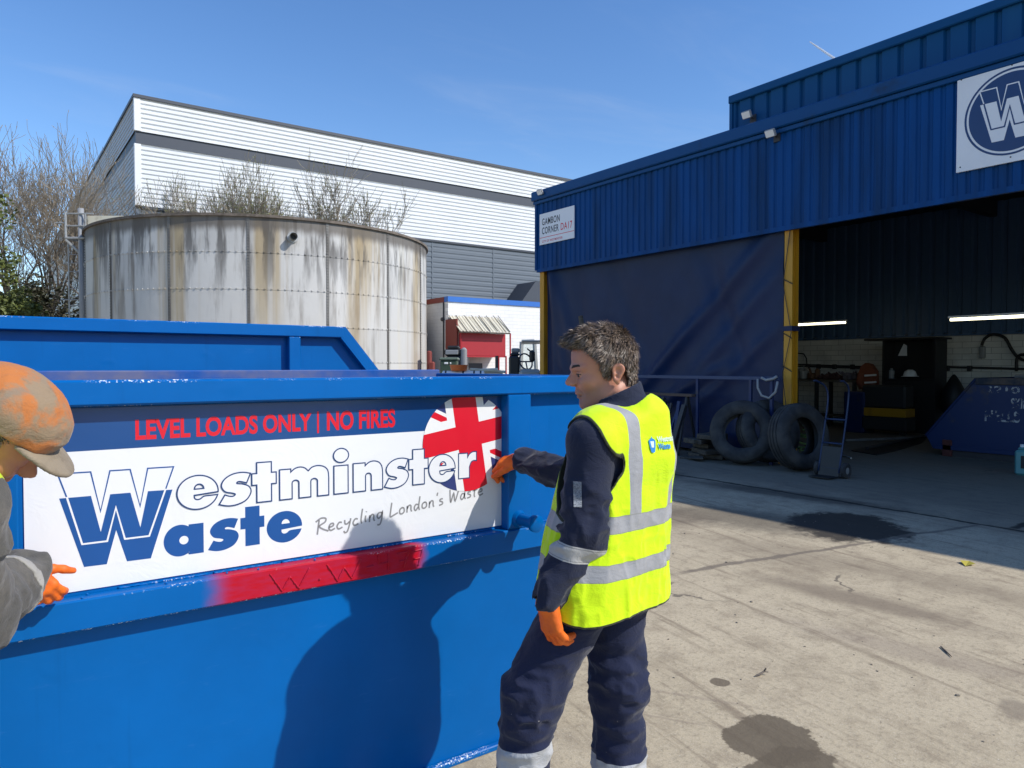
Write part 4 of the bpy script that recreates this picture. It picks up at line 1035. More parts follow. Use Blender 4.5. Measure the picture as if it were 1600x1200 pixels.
lump('cloth_bundle', 1320, 1345, zt_+.003, .20, X, plain('lilac_cloth', (.12, .11, .14), .9), 'pale bundle of cloth at the cabinet end of the workbench', 'cloth', 6, 5)
# tool cabinet
X = 18.4; a, b = onX(1378, 600, X).y, onX(1461, 600, X).y; zt_ = onX(1420, 531, X).z; zm = onX(1420, 592, X).z
cb = thing('tool_cabinet', 'tall black open tool cabinet with a raised lid against the brick wall', 'cabinet', (X+.3, (a+b)/2, 0))
mb = MB(); mb.box((X, b, 0), (X+.6, b+.05, zt_)); mb.box((X, a-.05, 0), (X+.6, a, zt_)); mb.box((X+.55, b+.051, 0), (X+.6, a-.051, zt_)); part('carcass', mb, M['black'], cb)
mb = MB(); mb.box((X-.05, b-.1, zt_+.002), (X+.62, a+.45, zt_+.05)); part('lid', mb, M['black'], cb)
mb = MB(); mb.box((X, b+.051, zm-.04), (X+.549, a-.051, zm)); mb.box((X+.01, b+.051, 0), (X+.04, a-.051, zm-.05)); part('shelf', mb, M['black'], cb)
mb = MB(); q = [(1403, 556), (1412, 537), (1417, 540), (1417, 556)]; P = [onX(x, y, X+.5) for x, y in q]; mb.prism([(p.y, p.z) for p in P], X+.5, X+.51, lambda u, v, t: (t, u, v)); one('paper_sheet', mb, M['white'], 'torn white paper stuck inside the black tool cabinet', 'paper')
mb = MB(); c = onX(1422, 582, X+.2); mb.M = Matrix.Translation((c.x, c.y, zm+.06)); mb.lathe([(.20, 0), (.155, .012), (.15, .05), (.125, .12), (.06, .165), (0, .172)], 24); mb.lathe([(.2, -.006), (.2, 0)], 24); mb.box((-.24, -.09, -.004), (-.12, .09, .01), .003)
one('hard_hat', mb, M['white'], 'white hard hat on the shelf of the black tool cabinet', 'hard hat', True, auto=40)
for k, (px, h) in enumerate(((1385, .2), (1393, .26))):
    mb = MB(); c = onX(px, 585, X+.3); mb.M = Matrix.Translation((c.x, c.y, zm+.002)); mb.lathe([(0, 0), (.07, 0), (.07, h*.75), (.03, h*.85), (.03, h), (0, h)], 16)
    one('spray_can', mb, M['grey_plas'], ['short grey can at the left of the cabinet shelf', 'taller grey can next to the short one on the cabinet shelf'][k], 'can', True, auto=40)
# orange jacket hanging
X = 18.25; jk = thing('work_jacket', 'dark orange work jacket with pale stripes hanging beside the tool cabinet', 'jacket', (X, onX(1356, 600, X).y, onX(1356, 612, X).z))
P0 = [(1345, 600), (1343, 585), (1348, 572), (1355, 567), (1362, 569), (1370, 580), (1371, 612), (1352, 613)]
m_or = plain('dull_orange_cloth', (.20, .055, .025), .9, bump=.4, bs=12)
mb = MB(); pts = [onX(x, y, X) for x, y in P0]; mb.prism([(p.y, p.z) for p in pts], X-.09, X+.09, lambda u, v, t: (t, u, v)); part('body', mb, m_or, jk)
mb = MB(); mb.tube([onX(1346, 583, X-.08), onX(1343, 598, X-.14), onX(1347, 607, X-.12)], [.09, .08, .07], 10); part('sleeve', mb, m_or, jk, smooth=True)
mb = MB()
for yy in (587, 598): A, B = onX(1351, yy, X-.095), onX(1369, yy-1, X-.095); mb.tube([A, B], .025, 6)
part('stripe', mb, M['white'], jk)
# compressor with yellow band, dark locker
X = 17.9; a, b = onX(1358, 640, X).y, onX(1432, 640, X).y; cp = thing('machine_chest', 'dark workshop machine with a yellow painted band below the tool cabinet', 'machine', (X-.4, (a+b)/2, 0))
zc = onX(1400, 637, X).z; zl2 = onX(1400, 650, X).z
mb = MB(); mb.box((X-.5, b, .1), (X, a, zl2), .03); mb.box((X-.45, b+.05, zc), (X, a-.05, zc+.55), .04); part('body', mb, plain('dark_machine_grey', (.03, .03, .03), .6), cp)
mb = MB(); mb.box((X-.49, b+.02, zl2+.001), (X-.02, a-.02, zc-.001), .01); part('band', mb, M['yellow'], cp)
for y in (a-.15, b+.15): 
    mb = MB(); mb.tube([(X-.3, y-.05, .1), (X-.3, y+.05, .1)], .1, 16); part('wheel', mb, M['black_rub'], cp)
X = 17.4; a, b = onX(1318, 640, X).y, onX(1350, 640, X).y; mb = MB(); mb.box((X, b, 0), (X+.5, a, onX(1330, 612, X).z), .02); lk = thing('steel_locker', 'low dark blue steel locker under the workbench', 'locker', (X+.25, (a+b)/2, 0)); part('carcass', mb, M['old_blue'], lk)
mb = MB(); mb.box((X-.02, b+.04, .06), (X-.002, a-.04, onX(1330, 616, X).z), .005); part('door', mb, M['old_blue'], lk)
# wall services
X = XB-.06
def wpt(px, py): p = onX(px, py, X); return (p.x, p.y, p.z)
mb = MB(); mb.tube([wpt(1240, 569), wpt(1350, 573)], .022, 6); mb.tube([wpt(1240, 572), wpt(1345, 575)], .022, 6); mb.tube([wpt(1460, 573), wpt(1620, 577)], .03, 6); mb.tube([wpt(1240, 551), wpt(1256, 553), wpt(1260, 560), wpt(1261, 571)], .02, 6)
for px in (1262, 1279, 1304, 1332, 1480, 1515): q = wpt(px, 572+(px-1240)*.014); mb.box((q[0]-.05, q[1]-.05, q[2]-.07), (q[0]+.05, q[1]+.05, q[2]+.07), .01)
one('pipework', mb, M['steel'], 'dark pipes clipped along the white brick wall in the shed', 'pipe')
mb = MB(); a = onX(1531, 541, X-.05); b = onX(1538, 560, X-.05); mb.box((X-.1, a.y, b.z), (X+.05, b.y, a.z), .02); sk = one('socket_box', mb, M['grey_plas'], 'grey switch box on the brick wall above the blue skip', 'switch box')
mb = MB(); P = [onX(x, y, X-.1) for x, y in ((1534, 540), (1538, 530), (1548, 523), (1558, 523), (1570, 528), (1580, 545), (1588, 556), (1600, 563), (1604, 556), (1596, 554), (1589, 560), (1588, 580))]; mb.tube(cr([tuple(p) for p in P], 3), .035, 8); one('black_hose', mb, M['black'], 'thick black hose arching from the switch box over the blue skip', 'hose', True)
mb = MB(); c = onX(1490, 632, 18.8); z0, z1 = onX(1490, 645, 18.8).z, onX(1490, 585, 18.8).z
mb.M = Matrix.Translation((18.8, c.y, z0)); H_ = z1-z0; mb.lathe([(0.0, 0), (.22, .02), (.27, .2*H_), (.25, .55*H_), (.14, .8*H_), (.06, .95*H_), (.02, H_)], 20); one('dark_sack', mb, M['black'], 'dark pointed sack hanging on the brick wall left of the skip', 'sack', True)
# old skip in the shed
o5 = thing('waste_skip', 'worn dark blue skip with faded white stencilling inside the shed', 'skip', (14.9, 4.0, 0))
X = 14.2; A = onX(1525, 590, X); B = onX(1447, 680, X); Cc = onX(1458, 704, X); Wd = 1.7
yend = A.y-3.9
poly = [(A.y, A.z), (B.y, B.z), (Cc.y, .12), (yend+.8, .12), (yend+.0, B.z), (yend-.2, A.z)]
mb = MB(); mb.prism(poly, X, X+.01, lambda u, v, t: (t, u, v)); mb.prism(poly, X+Wd, X+Wd+.01, lambda u, v, t: (t, u, v)); part('side_panel', mb, M['old_blue'], o5)
mb = MB(); q = poly[:3]; 
for (u0, v0), (u1, v1) in ((poly[0], poly[1]), (poly[1], poly[2]), (poly[2], poly[3]), (poly[3], poly[4]), (poly[4], poly[5])):
    mb.add([(X+.011, u0, v0), (X+.011, u1, v1), (X+Wd-.001, u1, v1), (X+Wd-.001, u0, v0)], [(0, 1, 2, 3)])
part('end_panel', mb, M['old_blue'], o5)
mb = MB(); mb.box((X-.04, yend-.2, A.z-.12), (X-.001, A.y, A.z), .01); part('top_rail', mb, plain('chipped_rail', (.02, .03, .05), .8, col2=(.10, .08, .07), vs=6), o5)
mb = MB(); mb.tube([(X-.02, A.y, A.z-.02), (X-.02, B.y, B.z)], .02, 6); mb.box((X-.03, yend+.8, .12), (X-.001, Cc.y-.05, .2)); part('edge_rail', mb, M['old_blue'], o5)
mb = MB(); mb.box((X-.03, onX(1482, 700, X).y-.06, .0), (X+.1, onX(1482, 700, X).y+.1, .3), .01); part('skid', mb, plain('rust_red_skid', (.10, .03, .025), .9), o5)
mb = MB(); mb.box((X+.02, yend+.85, 0), (X+Wd-.02, Cc.y-.3, .11)); part('base', mb, M['steel'], o5)
def stencil(s, px0, py0, px1, py1, mb):
    a, b = onX(px0, py0, X-.045), onX(px1, py1, X-.045)
    fit_text(mb, s, 0, 1, 0, 1, lambda x, y: (X-.004, a.y+(b.y-a.y)*x, a.z+(b.z-a.z)*y), .02)
def sten_mat():
    m, g, p = newmat('worn_white_stencil'); v = g.obj(); k = g.ss(g.noise(v, 9, 5, .7), .46, .56)
    g.put(p.inputs['Base Color'], (.42, .44, .46)); g.put(p.inputs['Alpha'], k); return m
mb = MB(); stencil('HELLS', 1537, 658, 1592, 643, mb); stencil('2210', 1538, 614, 1592, 604, mb); stencil('SKIP', 1578, 638, 1604, 623, mb)
part('stencilling', mb, sten_mat(), o5)
# grey liner edge and lying bar inside that skip
mb = MB(); c = onX(1590, 588, X+.5); mb.tube([(X+.3, A.y-.5, A.z+.02), (X+.3, A.y-2.2, A.z+.05)], .04, 8); one('grey_pipe', mb, M['galv'], 'grey pipe lying across the top of the old dark blue skip', 'pipe', True)
# jerrycan
X = 12.55; a, b = onX(1584, 740, X), onX(1618, 740, X); h = onX(1590, 697, X).z
jc = thing('jerrycan', 'teal plastic jerrycan with a dark label at the right edge', 'jerrycan', (X+.12, (a.y+b.y)/2, 0))
mb = MB(); mb.box((X, b.y, .002), (X+.25, a.y, h-.06), .03); mb.box((X+.03, b.y+.05, h-.065), (X+.22, a.y-.03, h-.02), .02); part('body', mb, M['teal'], jc)
mb = MB(); mb.tube([(X+.12, a.y-.07, h-.03), (X+.12, a.y-.07, h+.02)], .035, 14); part('cap', mb, M['white'], jc, smooth=True, auto=40)
mb = MB(); mb.tube([(X+.12, b.y+.05, h-.03), (X+.12, b.y+.07, h+.02), (X+.12, a.y-.16, h+.02), (X+.12, a.y-.14, h-.03)], .014, 8); part('handle', mb, M['teal'], jc)
mb = MB(); mb.box((X-.003, b.y+.04, h*.25), (X-.0005, a.y-.09, h*.68)); part('label', mb, M['black'], jc)
# bars and mat on the shed floor
mb = MB(); A = onZ(1322, 688, .03); B = onZ(1437, 684, .03); mb.tube([A, B], .025, 6); one('steel_bar', mb, M['galv'], 'long thin steel bar lying on the shed floor', 'bar')
mb = MB(); A = onZ(1311, 709, .02); B = onZ(1330, 716, .02); mb.tube([A, B], .015, 6); one('steel_bar', mb, M['galv'], 'short pale bar lying beside the sack truck wheels', 'bar')
mb = MB(); P = [onZ(x, y, 0) for x, y in ((1330, 705), (1395, 690), (1450, 682), (1440, 693), (1400, 705), (1370, 712))]; mb.prism([(p.x, p.y) for p in P], .004, .02, lambda u, v, t: (u, v, t)); one('floor_mat', mb, M['black'], 'flat black sheet lying on the shed floor before the machine', 'mat')
mb = MB(); A = onZ(1355, 700, .05); B = onZ(1445, 681, .05); mb.tube([A, B], .03, 6); one('black_pipe', mb, M['steel'], 'dark pipe lying along the edge of the black floor sheet', 'pipe')

# --- small litter on the yard
mb = MB(); A, B = onZ(1470, 1010, .006), onZ(1487, 1026, .006); mb.tube([A, A.lerp(B, .5), B], [.004, .005, .002], 5); one('twig', mb, M['bark'], 'thin straight dark twig lying on the sunlit concrete', 'twig')
mb = MB(); P = [onZ(x, y, z) for x, y, z in ((1180, 1056, .006), (1188, 1053, .012), (1194, 1049, .02), (1197, 1044, .04))]; mb.tube(P, [.003, .006, .005, .004], 6); mb.tube([P[2], onZ(1200, 1050, .015)], .003, 5); one('twig', mb, M['bark'], 'small curled twig lying on the concrete above the big stain', 'twig')
mb = MB(); c = onZ(1512, 881, .004); mb.add([(c.x-.09, c.y-.02, .004), (c.x, c.y-.06, .02), (c.x+.10, c.y+.03, .006), (c.x, c.y+.06, .022)], [(0, 1, 2), (0, 2, 3)]); one('fallen_leaf', mb, plain('yellow_leaf', (.42, .36, .05), .7), 'small yellow leaf lying in the shade on the yard', 'leaf')
gr = random.Random(8); mb = MB()
for k in range(420):
    x, y = gr.uniform(2.2, 7.5), gr.uniform(-.5, 6.5); s_ = gr.choice((.003, .003, .004, .004, .005, .006, .009))*gr.uniform(.6, 1.2)
    if y < 6.5-.0*x: mb.at((x, y, s_*.25), gr.uniform(0, 3)); mb.box((-s_, -s_*.7, -s_*.3), (s_, s_*.7, s_*.45), s_*.3)
tag(part('grit', mb, plain('dark_grit', (.20, .17, .13), .9, col2=(.30, .26, .2), vs=2)), 'small dark grit and crumbs scattered over the sunlit concrete', 'grit', kind='stuff')

# ------------------------------------------------------------------ yard machinery seen over the skip
D = 23.0
def P_(px, py, D=D): return onD(px, py, D)
def cbox(mb, px0, px1, py0, py1, D, depth, bev=.02, z0=None):
    a, b = P_(px0, py1, D), P_(px1, py0, D); w = abs((px1-px0)/FPX*D); c = P_((px0+px1)/2, 600, D)
    mb.M = Matrix.Translation((c.x, c.y, 0)) @ Matrix.Rotation(-YAW, 4, 'Z'); mb.box((-w/2, 0, a.z if z0 is None else z0), (w/2, depth, b.z), bev); mb.M = Matrix()
gm = thing('generator', 'dark grey machine with a rounded cowl standing by the red shelter', 'machine', (P_(707, 600).x, P_(707, 600).y, 0))
mb = MB(); cbox(mb, 697, 729, 556, 590, D, 1.0, .05, 0.0); part('base', mb, M['steel'], gm)
mb = MB(); cbox(mb, 694, 722, 545, 556, D, .9, .06); cbox(mb, 699, 717, 540, 545.5, D+.1, .6, .04); part('cowl', mb, M['black'], gm)
mb = MB(); cbox(mb, 696, 716, 547, 554, D-.02, .03); part('grille', mb, M['grey_plas'], gm)
mb = MB(); cbox(mb, 720, 729, 543, 575, D-.06, .3, .06); part('side_cover', mb, M['grey_plas'], gm)
D = 21.0
gb_ = thing('green_bin', 'dark green lidded bin in front of the grey machine', 'bin', (P_(700, 600).x, P_(700, 600).y, 0))
mb = MB(); cbox(mb, 688, 714, 563, 600, D, .6, .03, 0.0); part('body', mb, plain('dark_green_plastic', (.05, .08, .05), .6), gb_)
mb = MB(); cbox(mb, 686, 716, 558.5, 563.2, D-.03, .66, .03); part('lid', mb, plain('green_lid', (.12, .16, .12), .5), gb_)
mb = MB(); cbox(mb, 694, 700, 566, 569, D-.02, .019); cbox(mb, 703, 705, 566, 569, D-.02, .019); part('sticker', mb, M['white'], gb_)
D = 17.5
mb = MB(); c = P_(717, 576, D); mb.M = Matrix.Translation((c.x, c.y, 0)); z1, z0 = P_(717, 571, D).z, P_(717, 578, D).z; rr_ = 14/FPX*D
mb.lathe([(0, z0-.02), (rr_*.86, z0-.02), (rr_, z1), (rr_*1.04, z1), (rr_*1.04, z1+.015), (rr_*.9, z1+.015), (rr_*.8, z0+.02), (0, z0+.02)], 28); tub = one('orange_tub', mb, M['orange_p'], 'shallow orange plastic tub on the pile behind the skip', 'tub', True, auto=35)
D = 17.5
wt = thing('white_tank', 'pale plastic tank on a timber stand behind the skip', 'tank', (P_(735, 600, D).x, P_(735, 600, D).y, 0))
mb = MB(); A, B = P_(690, 592, D), P_(758, 592, D); A.z = B.z = z0-.16; mb.tube([A, A.lerp(B, .03), A.lerp(B, .97), B], [.06, .14, .14, .06], 20); part('barrel', mb, M['white'], wt, smooth=True, auto=50)
mb = MB()
for t in (.1, .5, .75, .9): q = A.lerp(B, t); mb.tube([q-(B-A).normalized()*.02, q+(B-A).normalized()*.02], .146, 20)
part('strap', mb, M['steel'], wt)
mb = MB(); 
for t in (.1, .9): q = A.lerp(B, t); mb.box((q.x-.1, q.y-.1, 0), (q.x+.1, q.y+.1, z0-.3))
mb.tube([A-Vector((0, 0, .19)), B-Vector((0, 0, .19))], .06, 6); part('stand', mb, M['wood'], wt)
D = 18.5
mb = MB(); A, B = P_(735, 577, D), P_(790, 580, D)
for k in range(5): mb.tube([A+Vector((0, .12*k, -.05*k)), B+Vector((0, .12*k, -.05*k-.02))], .035, 6)
mb.tube([P_(752, 579, D), P_(778, 578, D)], .05, 8)
for t in (.1, .85): q = A.lerp(B, t); mb.box((q.x-.05, q.y-.05, 0), (q.x+.05, q.y+.6, A.z-.26))
one('pipe_stack', mb, M['cream'], 'stack of pale poles on a trestle behind the skip', 'poles')
mb = MB(); A = P_(776, 556, 19); mb.tube([(A.x, A.y, 0), (A.x, A.y, A.z)], .04, 8); mb.box((A.x-.25, A.y-.25, 0), (A.x+.25, A.y+.25, .04)); one('steel_stake', mb, M['steel'], 'single dark upright stake beside the pale poles', 'stake')
mb = MB(); D = 27.0; cbox(mb, 667, 673, 548, 580, D, .5, .04, 0.0); cbox(mb, 670, 678, 565, 580, D-.4, .45, .04, 0.0); one('red_cabinet', mb, M['trim_red'], 'small red cabinet half hidden between the tank and the white building', 'cabinet')

# lorry beside the shed
D = 19.5; fw = Vector((_f0[0], _f0[1], 0)); rt = Vector((_r[0], _r[1], 0))
lr = thing('parked_lorry', 'pale grey lorry cab with a large black mirror parked beside the blue shed', 'lorry', (P_(830, 600).x, P_(830, 600).y, 0))
def quadbar(mb, pts, r): 
    for p, q in zip(pts[:-1], pts[1:]): mb.tube([p, q], r, 6)
m_cab = plain('pale_grey_cab_paint', (.42, .44, .43), .4)
mb = MB(); w = [P_(814, 578), P_(815, 534), P_(835, 533), P_(838, 578)]; quadbar(mb, w, .07)
cbox(mb, 811, 846, 577, 600, D, 2.2, .08, .55); part('cab', mb, m_cab, lr)
mb = MB(); cbox(mb, 815, 858, 531.5, 534, D+.05, 2.2, .02); part('cab_roof', mb, m_cab, lr)
gl_m, g, p = newmat('cab_glass'); p.inputs['Transmission Weight'].default_value = .85; p.inputs['Roughness'].default_value = .02; g.put(p.inputs['Base Color'], (.75, .85, .82))
mb = MB(); mb.add([w[0]+fw*.02, w[1]+fw*.02, w[2]+fw*.02, w[3]+fw*.02], [(0, 1, 2, 3)]); part('window', mb, gl_m, lr)
mb = MB(); cbox(mb, 827, 836, 547, 566, D-.35, .12, .06); mb.tube([P_(829, 549, D-.3), P_(824, 545, D)], .02, 6); part('mirror', mb, M['black'], lr)
mb = MB(); c = P_(821.5, 565, D+.5); mb.M = Matrix.Translation(c) @ Matrix.Rotation(-YAW+R(25), 4, 'Z') @ Matrix.Rotation(R(65), 4, 'X'); n_ = 28
mb.tube([(.19*math.cos(2*math.pi*k/n_), .24*math.sin(2*math.pi*k/n_), 0) for k in range(n_+1)], .022, 8); mb.tube([(-.19, 0, 0), (.19, 0, 0)], .02, 6); mb.tube([(0, 0, 0), (0, -.24, 0)], .02, 6); part('steering_wheel', mb, plain('blue_grey_wheel', (.06, .09, .16), .5), lr)
mb = MB(); cbox(mb, 795, 812, 556, 600, D+.2, 1.6, .05, .5); cbox(mb, 797, 812, 551, 556.5, D+.3, .8, .05); part('engine_cover', mb, M['black'], lr)
mb = MB(); cbox(mb, 799, 812, 544, 551, D+1.2, .9, .03); part('load_deck', mb, M['grey_plas'], lr)
for k in (0, 1):
    mb = MB(); c = P_(800+24*k, 600, D+.2); mb.M = Matrix.Translation((c.x, c.y, .5)) @ Matrix.Rotation(-YAW, 4, 'Z') @ Matrix.Rotation(R(90), 4, 'X'); mb.lathe([(.0, -.14), (.28, -.14), (.5, -.12), (.5, .12), (.28, .14), (0, .14)], 28); part('wheel', mb, M['black_rub'], lr, smooth=True, auto=40)
# ------------------------------------------------------------------ trees
def tree_bare(name, label, cat, base, H, seed, nlimb, spread, depth, leaf=None, leafn=0, up=.55, r0=.22, lean=(0, 0), group=None, lsize=.05, trunk_frac=.16):
    r = random.Random(seed); tr = MB(); tw = MB(); lf_ = MB(); tips = []
    def branch(p, d, L, rad, lev):
        n = 4 if lev < 3 else 3; pts = [p]; q = p; dd = d
        for i in range(n):
            j = .16 if lev < 2 else .24
            dd = (dd+Vector((r.uniform(-j, j), r.uniform(-j, j), r.uniform(-j*.4, j)+.06*up))).normalized(); q = q+dd*L/n; pts.append(q)
        rad_end = max(.008, rad*.55)
        (tr if lev < 3 else tw).tube(pts, [rad+(rad_end-rad)*i/n for i in range(n+1)], 6 if lev < 2 else (4 if lev < 4 else 3), lev < 2)
        if lev >= depth:
            tips.append((pts, dd)); return
        nb = r.randint(3, 5) if lev < 2 else r.randint(3, 4)
        for k in range(nb):
            t = r.uniform(.35, 1.0) if k else 1.0
            i = min(n-1, int(t*n)); b = pts[i].lerp(pts[i+1], t*n-i) if t < 1 else pts[-1]
            ax = Vector((r.gauss(0, 1), r.gauss(0, 1), r.gauss(0, .5))); ax = (ax-dd*ax.dot(dd)).normalized()
            ang = r.uniform(.25, .75)*spread if k else r.uniform(.05, .3)
            nd = (dd*math.cos(ang)+ax*math.sin(ang)+Vector((0, 0, .22*up))).normalized()
            branch(b, nd, L*r.uniform(.58, .86), max(.0105, rad_end*r.uniform(.6, .95)), lev+1)
    t = thing(name, label, cat, base, 0, group); b = Vector(base)
    th = H*trunk_frac
    tr.tube([b, b+Vector((lean[0]*.3, lean[1]*.3, th*.5)), b+Vector((lean[0], lean[1], th))], [r0*1.25, r0, r0*.9], 10)
    top = b+Vector((lean[0], lean[1], th)); 
    for k in range(nlimb):
        a = 2*math.pi*(k+r.uniform(-.3, .3))/nlimb; s_ = r.uniform(.25, .7)*spread
        branch(top-Vector((0, 0, r.uniform(0, th*.3))), Vector((math.cos(a)*math.sin(s_), math.sin(a)*math.sin(s_), math.cos(s_))), H*r.uniform(.24, .33), r0*.5, 0)
    part('trunk', tr, M['bark'], t, smooth=True)
    if tw.v: part('crown', tw, M['twig'], t)
    if leaf and leafn:
        for pts, dd in tips:
            for _ in range(leafn):
                q = pts[-2].lerp(pts[-1], r.random()); s_ = lsize*r.uniform(.6, 1.4); u = Vector((r.gauss(0, 1), r.gauss(0, 1), r.gauss(0, 1))).normalized(); v = u.orthogonal().normalized()
                lf_.add([q+u*s_*.6, q+v*s_*.35, q-u*s_*.6, q-v*s_*.35], [(0, 1, 2, 3)])
        part('buds', lf_, leaf, t)
    return t
def bush(name, label, cat, base, rx, ry, rz, n, leaf, seed, size=.12, group=None, zc=None, stems=14):
    r = random.Random(seed); t = thing(name, label, cat, base, 0, group); b = Vector(base); mb = MB(); st_ = MB(); zc = zc if zc is not None else rz
    cl = []
    for k in range(46):
        u = Vector((r.gauss(0, 1), r.gauss(0, 1), r.gauss(0, 1))).normalized()*r.uniform(.35, 1.0)
        cl.append((b+Vector((u.x*rx, u.y*ry, zc+u.z*rz)), r.uniform(.16, .36)*min(rx, rz)))
    for k in range(n):
        c, rad = cl[r.randrange(len(cl))]; u = Vector((r.gauss(0, 1), r.gauss(0, 1), r.gauss(0, 1))).normalized()*rad*r.random()**.4
        q = c+u; s_ = size*r.uniform(.5, 1.5); a = Vector((r.gauss(0, 1), r.gauss(0, 1), r.gauss(0, .6))).normalized(); v = a.cross(Vector((r.gauss(0, 1), r.gauss(0, 1), r.gauss(0, 1)))).normalized()
        mb.add([q+a*s_*.6, q+v*s_*.32, q-a*s_*.5, q-v*s_*.32], [(0, 1, 2, 3)])
    for k in range(stems):
        c, rad = cl[k % len(cl)]; st_.tube([b+Vector((r.uniform(-.3, .3), r.uniform(-.3, .3), 0)), b.lerp(c, .5)+Vector((r.uniform(-.3, .3), 0, .2)), c], [.09, .06, .025], 5)
    part('trunk', st_, M['bark'], t); part('crown', mb, leaf, t); return t
b = onD(58, 600, 37); tree_bare('bare_tree', 'large bare many-branched tree behind the tank platform at left', 'tree', (b.x, b.y, 0), 13.0, 21, 6, 1.25, 5, M['twig'], 1, .55, .30, (0, 0), None, .06, .2)
b = onD(185, 600, 36.5); tree_bare('bare_tree', 'smaller bare tree in front of the warehouse corner', 'tree', (b.x, b.y, 0), 10.2, 5, 6, 1.15, 5, M['twig'], 1, .45, .2, (.2, 0), None, .05, .25)
b = onD(420, 600, 38.5); tree_bare('budding_tree', 'budding shrubby tree rising above the middle of the tank', 'tree', (b.x, b.y, 0), 9.8, 33, 9, 1.0, 5, M['bud'], 2, .75, .2, (0, 0), None, .075, .3)
b = onD(520, 600, 39); tree_bare('budding_tree', 'lower budding tree rising above the right part of the tank', 'tree', (b.x, b.y, 0), 9.0, 44, 9, 1.05, 5, M['bud'], 2, .7, .18, (0, 0), None, .07, .3)
b = onD(335, 600, 39.5); tree_bare('budding_tree', 'budding tree with thin upright twigs above the left part of the tank', 'tree', (b.x, b.y, 0), 9.6, 52, 9, 1.0, 5, M['bud'], 2, .75, .17, (0, 0), None, .07, .3)
b = onD(75, 600, 31); bush('ivy_shrub', 'dark ivy covered shrub beside the tank ladder', 'shrub', (b.x, b.y, 0), 2.3, 1.7, 2.3, 12000, M['leaf_dark'], 3, .13, None, 3.6)
b = onD(10, 600, 27); bush('green_shrub', 'yellow green shrub low at the left edge behind the skip', 'shrub', (b.x, b.y, 0), 1.4, 1.4, 1.7, 6000, M['leaf_lt'], 8, .13, None, 3.2)
b = onD(-75, 600, 24); bush('leafy_tree', 'leafy green tree just entering the left edge of the view', 'tree', (b.x, b.y, 0), 1.95, 1.9, 3.2, 9000, M['leaf_lt'], 12, .14, None, 6.0)
# ------------------------------------------------------------------ people: implicit surfaces meshed with surface nets
_L = np.random.default_rng(5).random((32, 32, 32)).astype(np.float32)
def vnoise(P):
    i = np.floor(P).astype(np.int64); f = (P-i).astype(np.float32); f = f*f*(3-2*f); o = 0
    for a in (0, 1):
        for b in (0, 1):
            for c in (0, 1):
                w = (f[:, 0] if a else 1-f[:, 0])*(f[:, 1] if b else 1-f[:, 1])*(f[:, 2] if c else 1-f[:, 2])
                o = o+w*_L[(i[:, 0]+a) & 31, (i[:, 1]+b) & 31, (i[:, 2]+c) & 31]
    return o
def ridge(P, k, off=0.0):
    n = vnoise(P*np.array(k, np.float32)+off); return 1-np.abs(2*n-1)
def smin(a, b, k): h = np.clip(.5+.5*(b-a)/k, 0, 1); return b+(a-b)*h-k*h*(1-h)
def smax(a, b, k): return -smin(-a, -b, k)
A3 = lambda v: np.array(v, np.float32)
def caps(P, a, b, ra, rb):
    a, b = A3(a), A3(b); d = b-a; q = P-a; t = np.clip((q@d)/max(1e-9, float(d@d)), 0, 1)
    return np.linalg.norm(q-t[:, None]*d, axis=1)-(ra+(rb-ra)*t)
def ell(P, c, r, B=None):
    q = P-A3(c)
    if B is not None: q = q@B.T
    r = A3(r); k0 = np.linalg.norm(q/r, axis=1); k1 = np.linalg.norm(q/(r*r), axis=1)
    return k0*(k0-1)/np.maximum(k1, 1e-6)
def chain(P, pts, rad, k=.02):
    d = None
    for i in range(len(pts)-1):
        c = caps(P, pts[i], pts[i+1], rad[i], rad[i+1]); d = c if d is None else smin(d, c, k)
    return d
